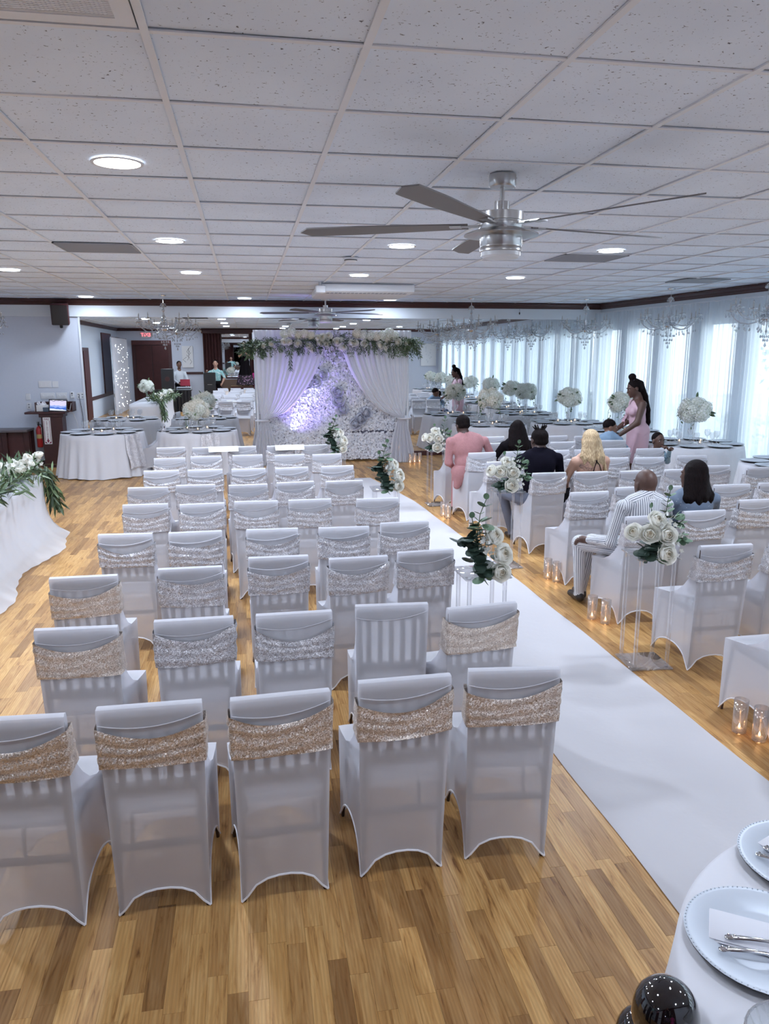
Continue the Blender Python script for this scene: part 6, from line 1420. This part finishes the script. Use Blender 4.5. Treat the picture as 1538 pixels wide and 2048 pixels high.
blob('hair', H.cap_hair(0, 1.02)+[el(H.p(0, -.02, .165), (.060, .058, .052)), el(H.p(0, -.01, .125), (.04, .04, .03))]+[cp(pt[i], pt[i+1], (.035, .05, .045, .038, .032, .02)[i], (.05, .045, .038, .032, .02, .012)[i]) for i in range(5)], [HB], .0095, .018, t); H.face(t)
# toddler looking back over the chair
t = person('small boy in pale patterned shirt standing behind a chair and facing the camera', (5.60, 9.80, 0), PI+.15); H = Head((0, .03, .955), 0, -.05, 0, .96)
P = [el((0, 0, .46), (.105, .085, .09), 2), el((0, 0, .57), (.10, .08, .12), 1), el((0, 0, .70), (.115, .08, .12), 1), cp((-.10, 0, .775), (.10, 0, .775), .045, None, 1), cp((0, 0, .78), (0, .01, .84), .045, .04, 0)]+H.prims((0, .0, .80), 0, .04)
P += limb([(-.12, 0, .765), (-.145, .07, .67), (-.07, .19, .83)], [.042, .036, .028], [1, 1])+hand((-.07, .195, .84), (.2, .5, .4), (0, -.8, .6), 0, .72, .9, 1)+limb([(.135, 0, .77), (.16, .06, .64), (.07, .20, .86)], [.042, .036, .028], [1, 1])+hand((.065, .205, .87), (-.25, .5, .3), (0, 0, 1), 0, .72, .9, -1)
for e in (-1, 1): P += limb([(e*.055, 0, .44), (e*.06, .01, .24), (e*.06, 0, .06)], [.066, .05, .036], [2, 2])+[cp((e*.06, -.01, .035), (e*.065, .09, .03), .032, .028, 3)]
blob('body', P, [SK_D, CAMO, JEAN, SHOE], .0078, .022, t); blob('hair', [el(H.p(0, -.02, .038), (.079*.96, .096*.96, .090*.96), 0, H.R())], [HB], .008, .01, t); H.face(t)
# ---- people who appear only in the mirror
def standing(label, loc, rz, mats, hz=1.58, arms=None, sc=1., bulk=1., skirt=None, hairp=None, headpitch=0.):
    t = person(label, loc, rz); H = Head((0, .03, hz), 0, headpitch, 0, 1.04); P = torso((0, 0, .95), (0, .0, 1.24), (0, 0, 1.43), .19, 1, 2, bulk)+H.prims((0, .005, 1.42), 0)
    for i, e in ((0, -1), (1, 1)):
        el_, w = arms[i] if arms else ((e*.24, -.01, 1.08), (e*.23, .10, .85)); P += limb([(e*.19, 0, 1.335), el_, w], [.052, .042, .029], [1, 3])+hand(w, Vector(w)-Vector(el_), (0, 0, 1), 0, 1., .5, -e); P += limb([(e*.09, 0, .92), (e*.1, .02, .5), (e*.1, 0, .09)], [.092, .064, .042], [2, 2])+[cp((e*.1, -.03, .045), (e*.11, .15, .04), .038, .03, 4)]
    blob('body', P, mats, .0125, .03, t)
    if skirt:
        mb = MB(); mb.grid(lambda u, v: ((lerp(.15, .34, v**1.3)+.02*v*math.sin(u*2*PI*9))*math.cos(u*2*PI), (lerp(.12, .30, v**1.3)+.02*v*math.sin(u*2*PI*9))*math.sin(u*2*PI), lerp(1.02, .05, v)), 72, 8); part('long_skirt', mb, skirt, t); mb = MB(); mb.grid(lambda u, v: ((lerp(.262, .345, v)+.02*math.sin(u*2*PI*9))*math.cos(u*2*PI), (lerp(.225, .305, v)+.02*math.sin(u*2*PI*9))*math.sin(u*2*PI), lerp(.42, .045, v)), 72, 4); part('patterned_hem', mb, HEMP, t)
    blob('hair', H.cap_hair(0, 1.0)+(hairp(H) if hairp else []), [HB], .012, .018, t); H.face(t); return t
standing('photographer in a long dark dress holding up a phone, seen in the mirror', (-.02, -.46, .862), 0, [SK_L, BLK, BLK, SK_L, SHOE], arms=(((-.21, .16, 1.14), (-.05, .33, 1.24)), ((.21, .16, 1.14), (.05, .33, 1.24))), skirt=BLK, hairp=lambda H: strands(H, 9, .22, 1.1, .03, 0, 8), headpitch=-.1).scale = (1.05,)*3
ph = thing('phone', 'black phone held up by the photographer', 'phone', (0, -.055, 2.15)); part('phone_body', MB().bbox((-.038, -.005, -.085), (.038, .005, .06), .004), MT['black'], ph); part('lens', MB().tube([(0, .005, 0), (0, .008, 0)], .010, 12), MT['metal'], ph)
standing('DJ in a white shirt standing behind the black table, seen in the mirror', (-2.52, 1.12, 0), -.3, [SK_M, WSH, BLK, WSH, SHOE], hz=1.62, arms=(((-.25, .10, 1.10), (-.12, .33, .98)), ((.25, .10, 1.10), (.12, .33, .98)))).scale = (1.08,)*3
standing('man in a teal print shirt leaning on a black case, seen in the mirror', (-1.15, .86, 0), .1, [SK_L, TEAL, BLK, SK_L, SHOE], hz=1.62, bulk=1.1, arms=(((-.32, .18, 1.22), (-.28, .30, 1.33)), ((.30, .02, 1.12), (.22, .10, .95)))).scale = (1.10,)*3
standing('person in magenta clothes standing near the arch reflection edge, seen in the mirror', (.50, -.55, 0), 0, [SK_D, MAG, MAG, SK_D, SHOE], hz=1.60)
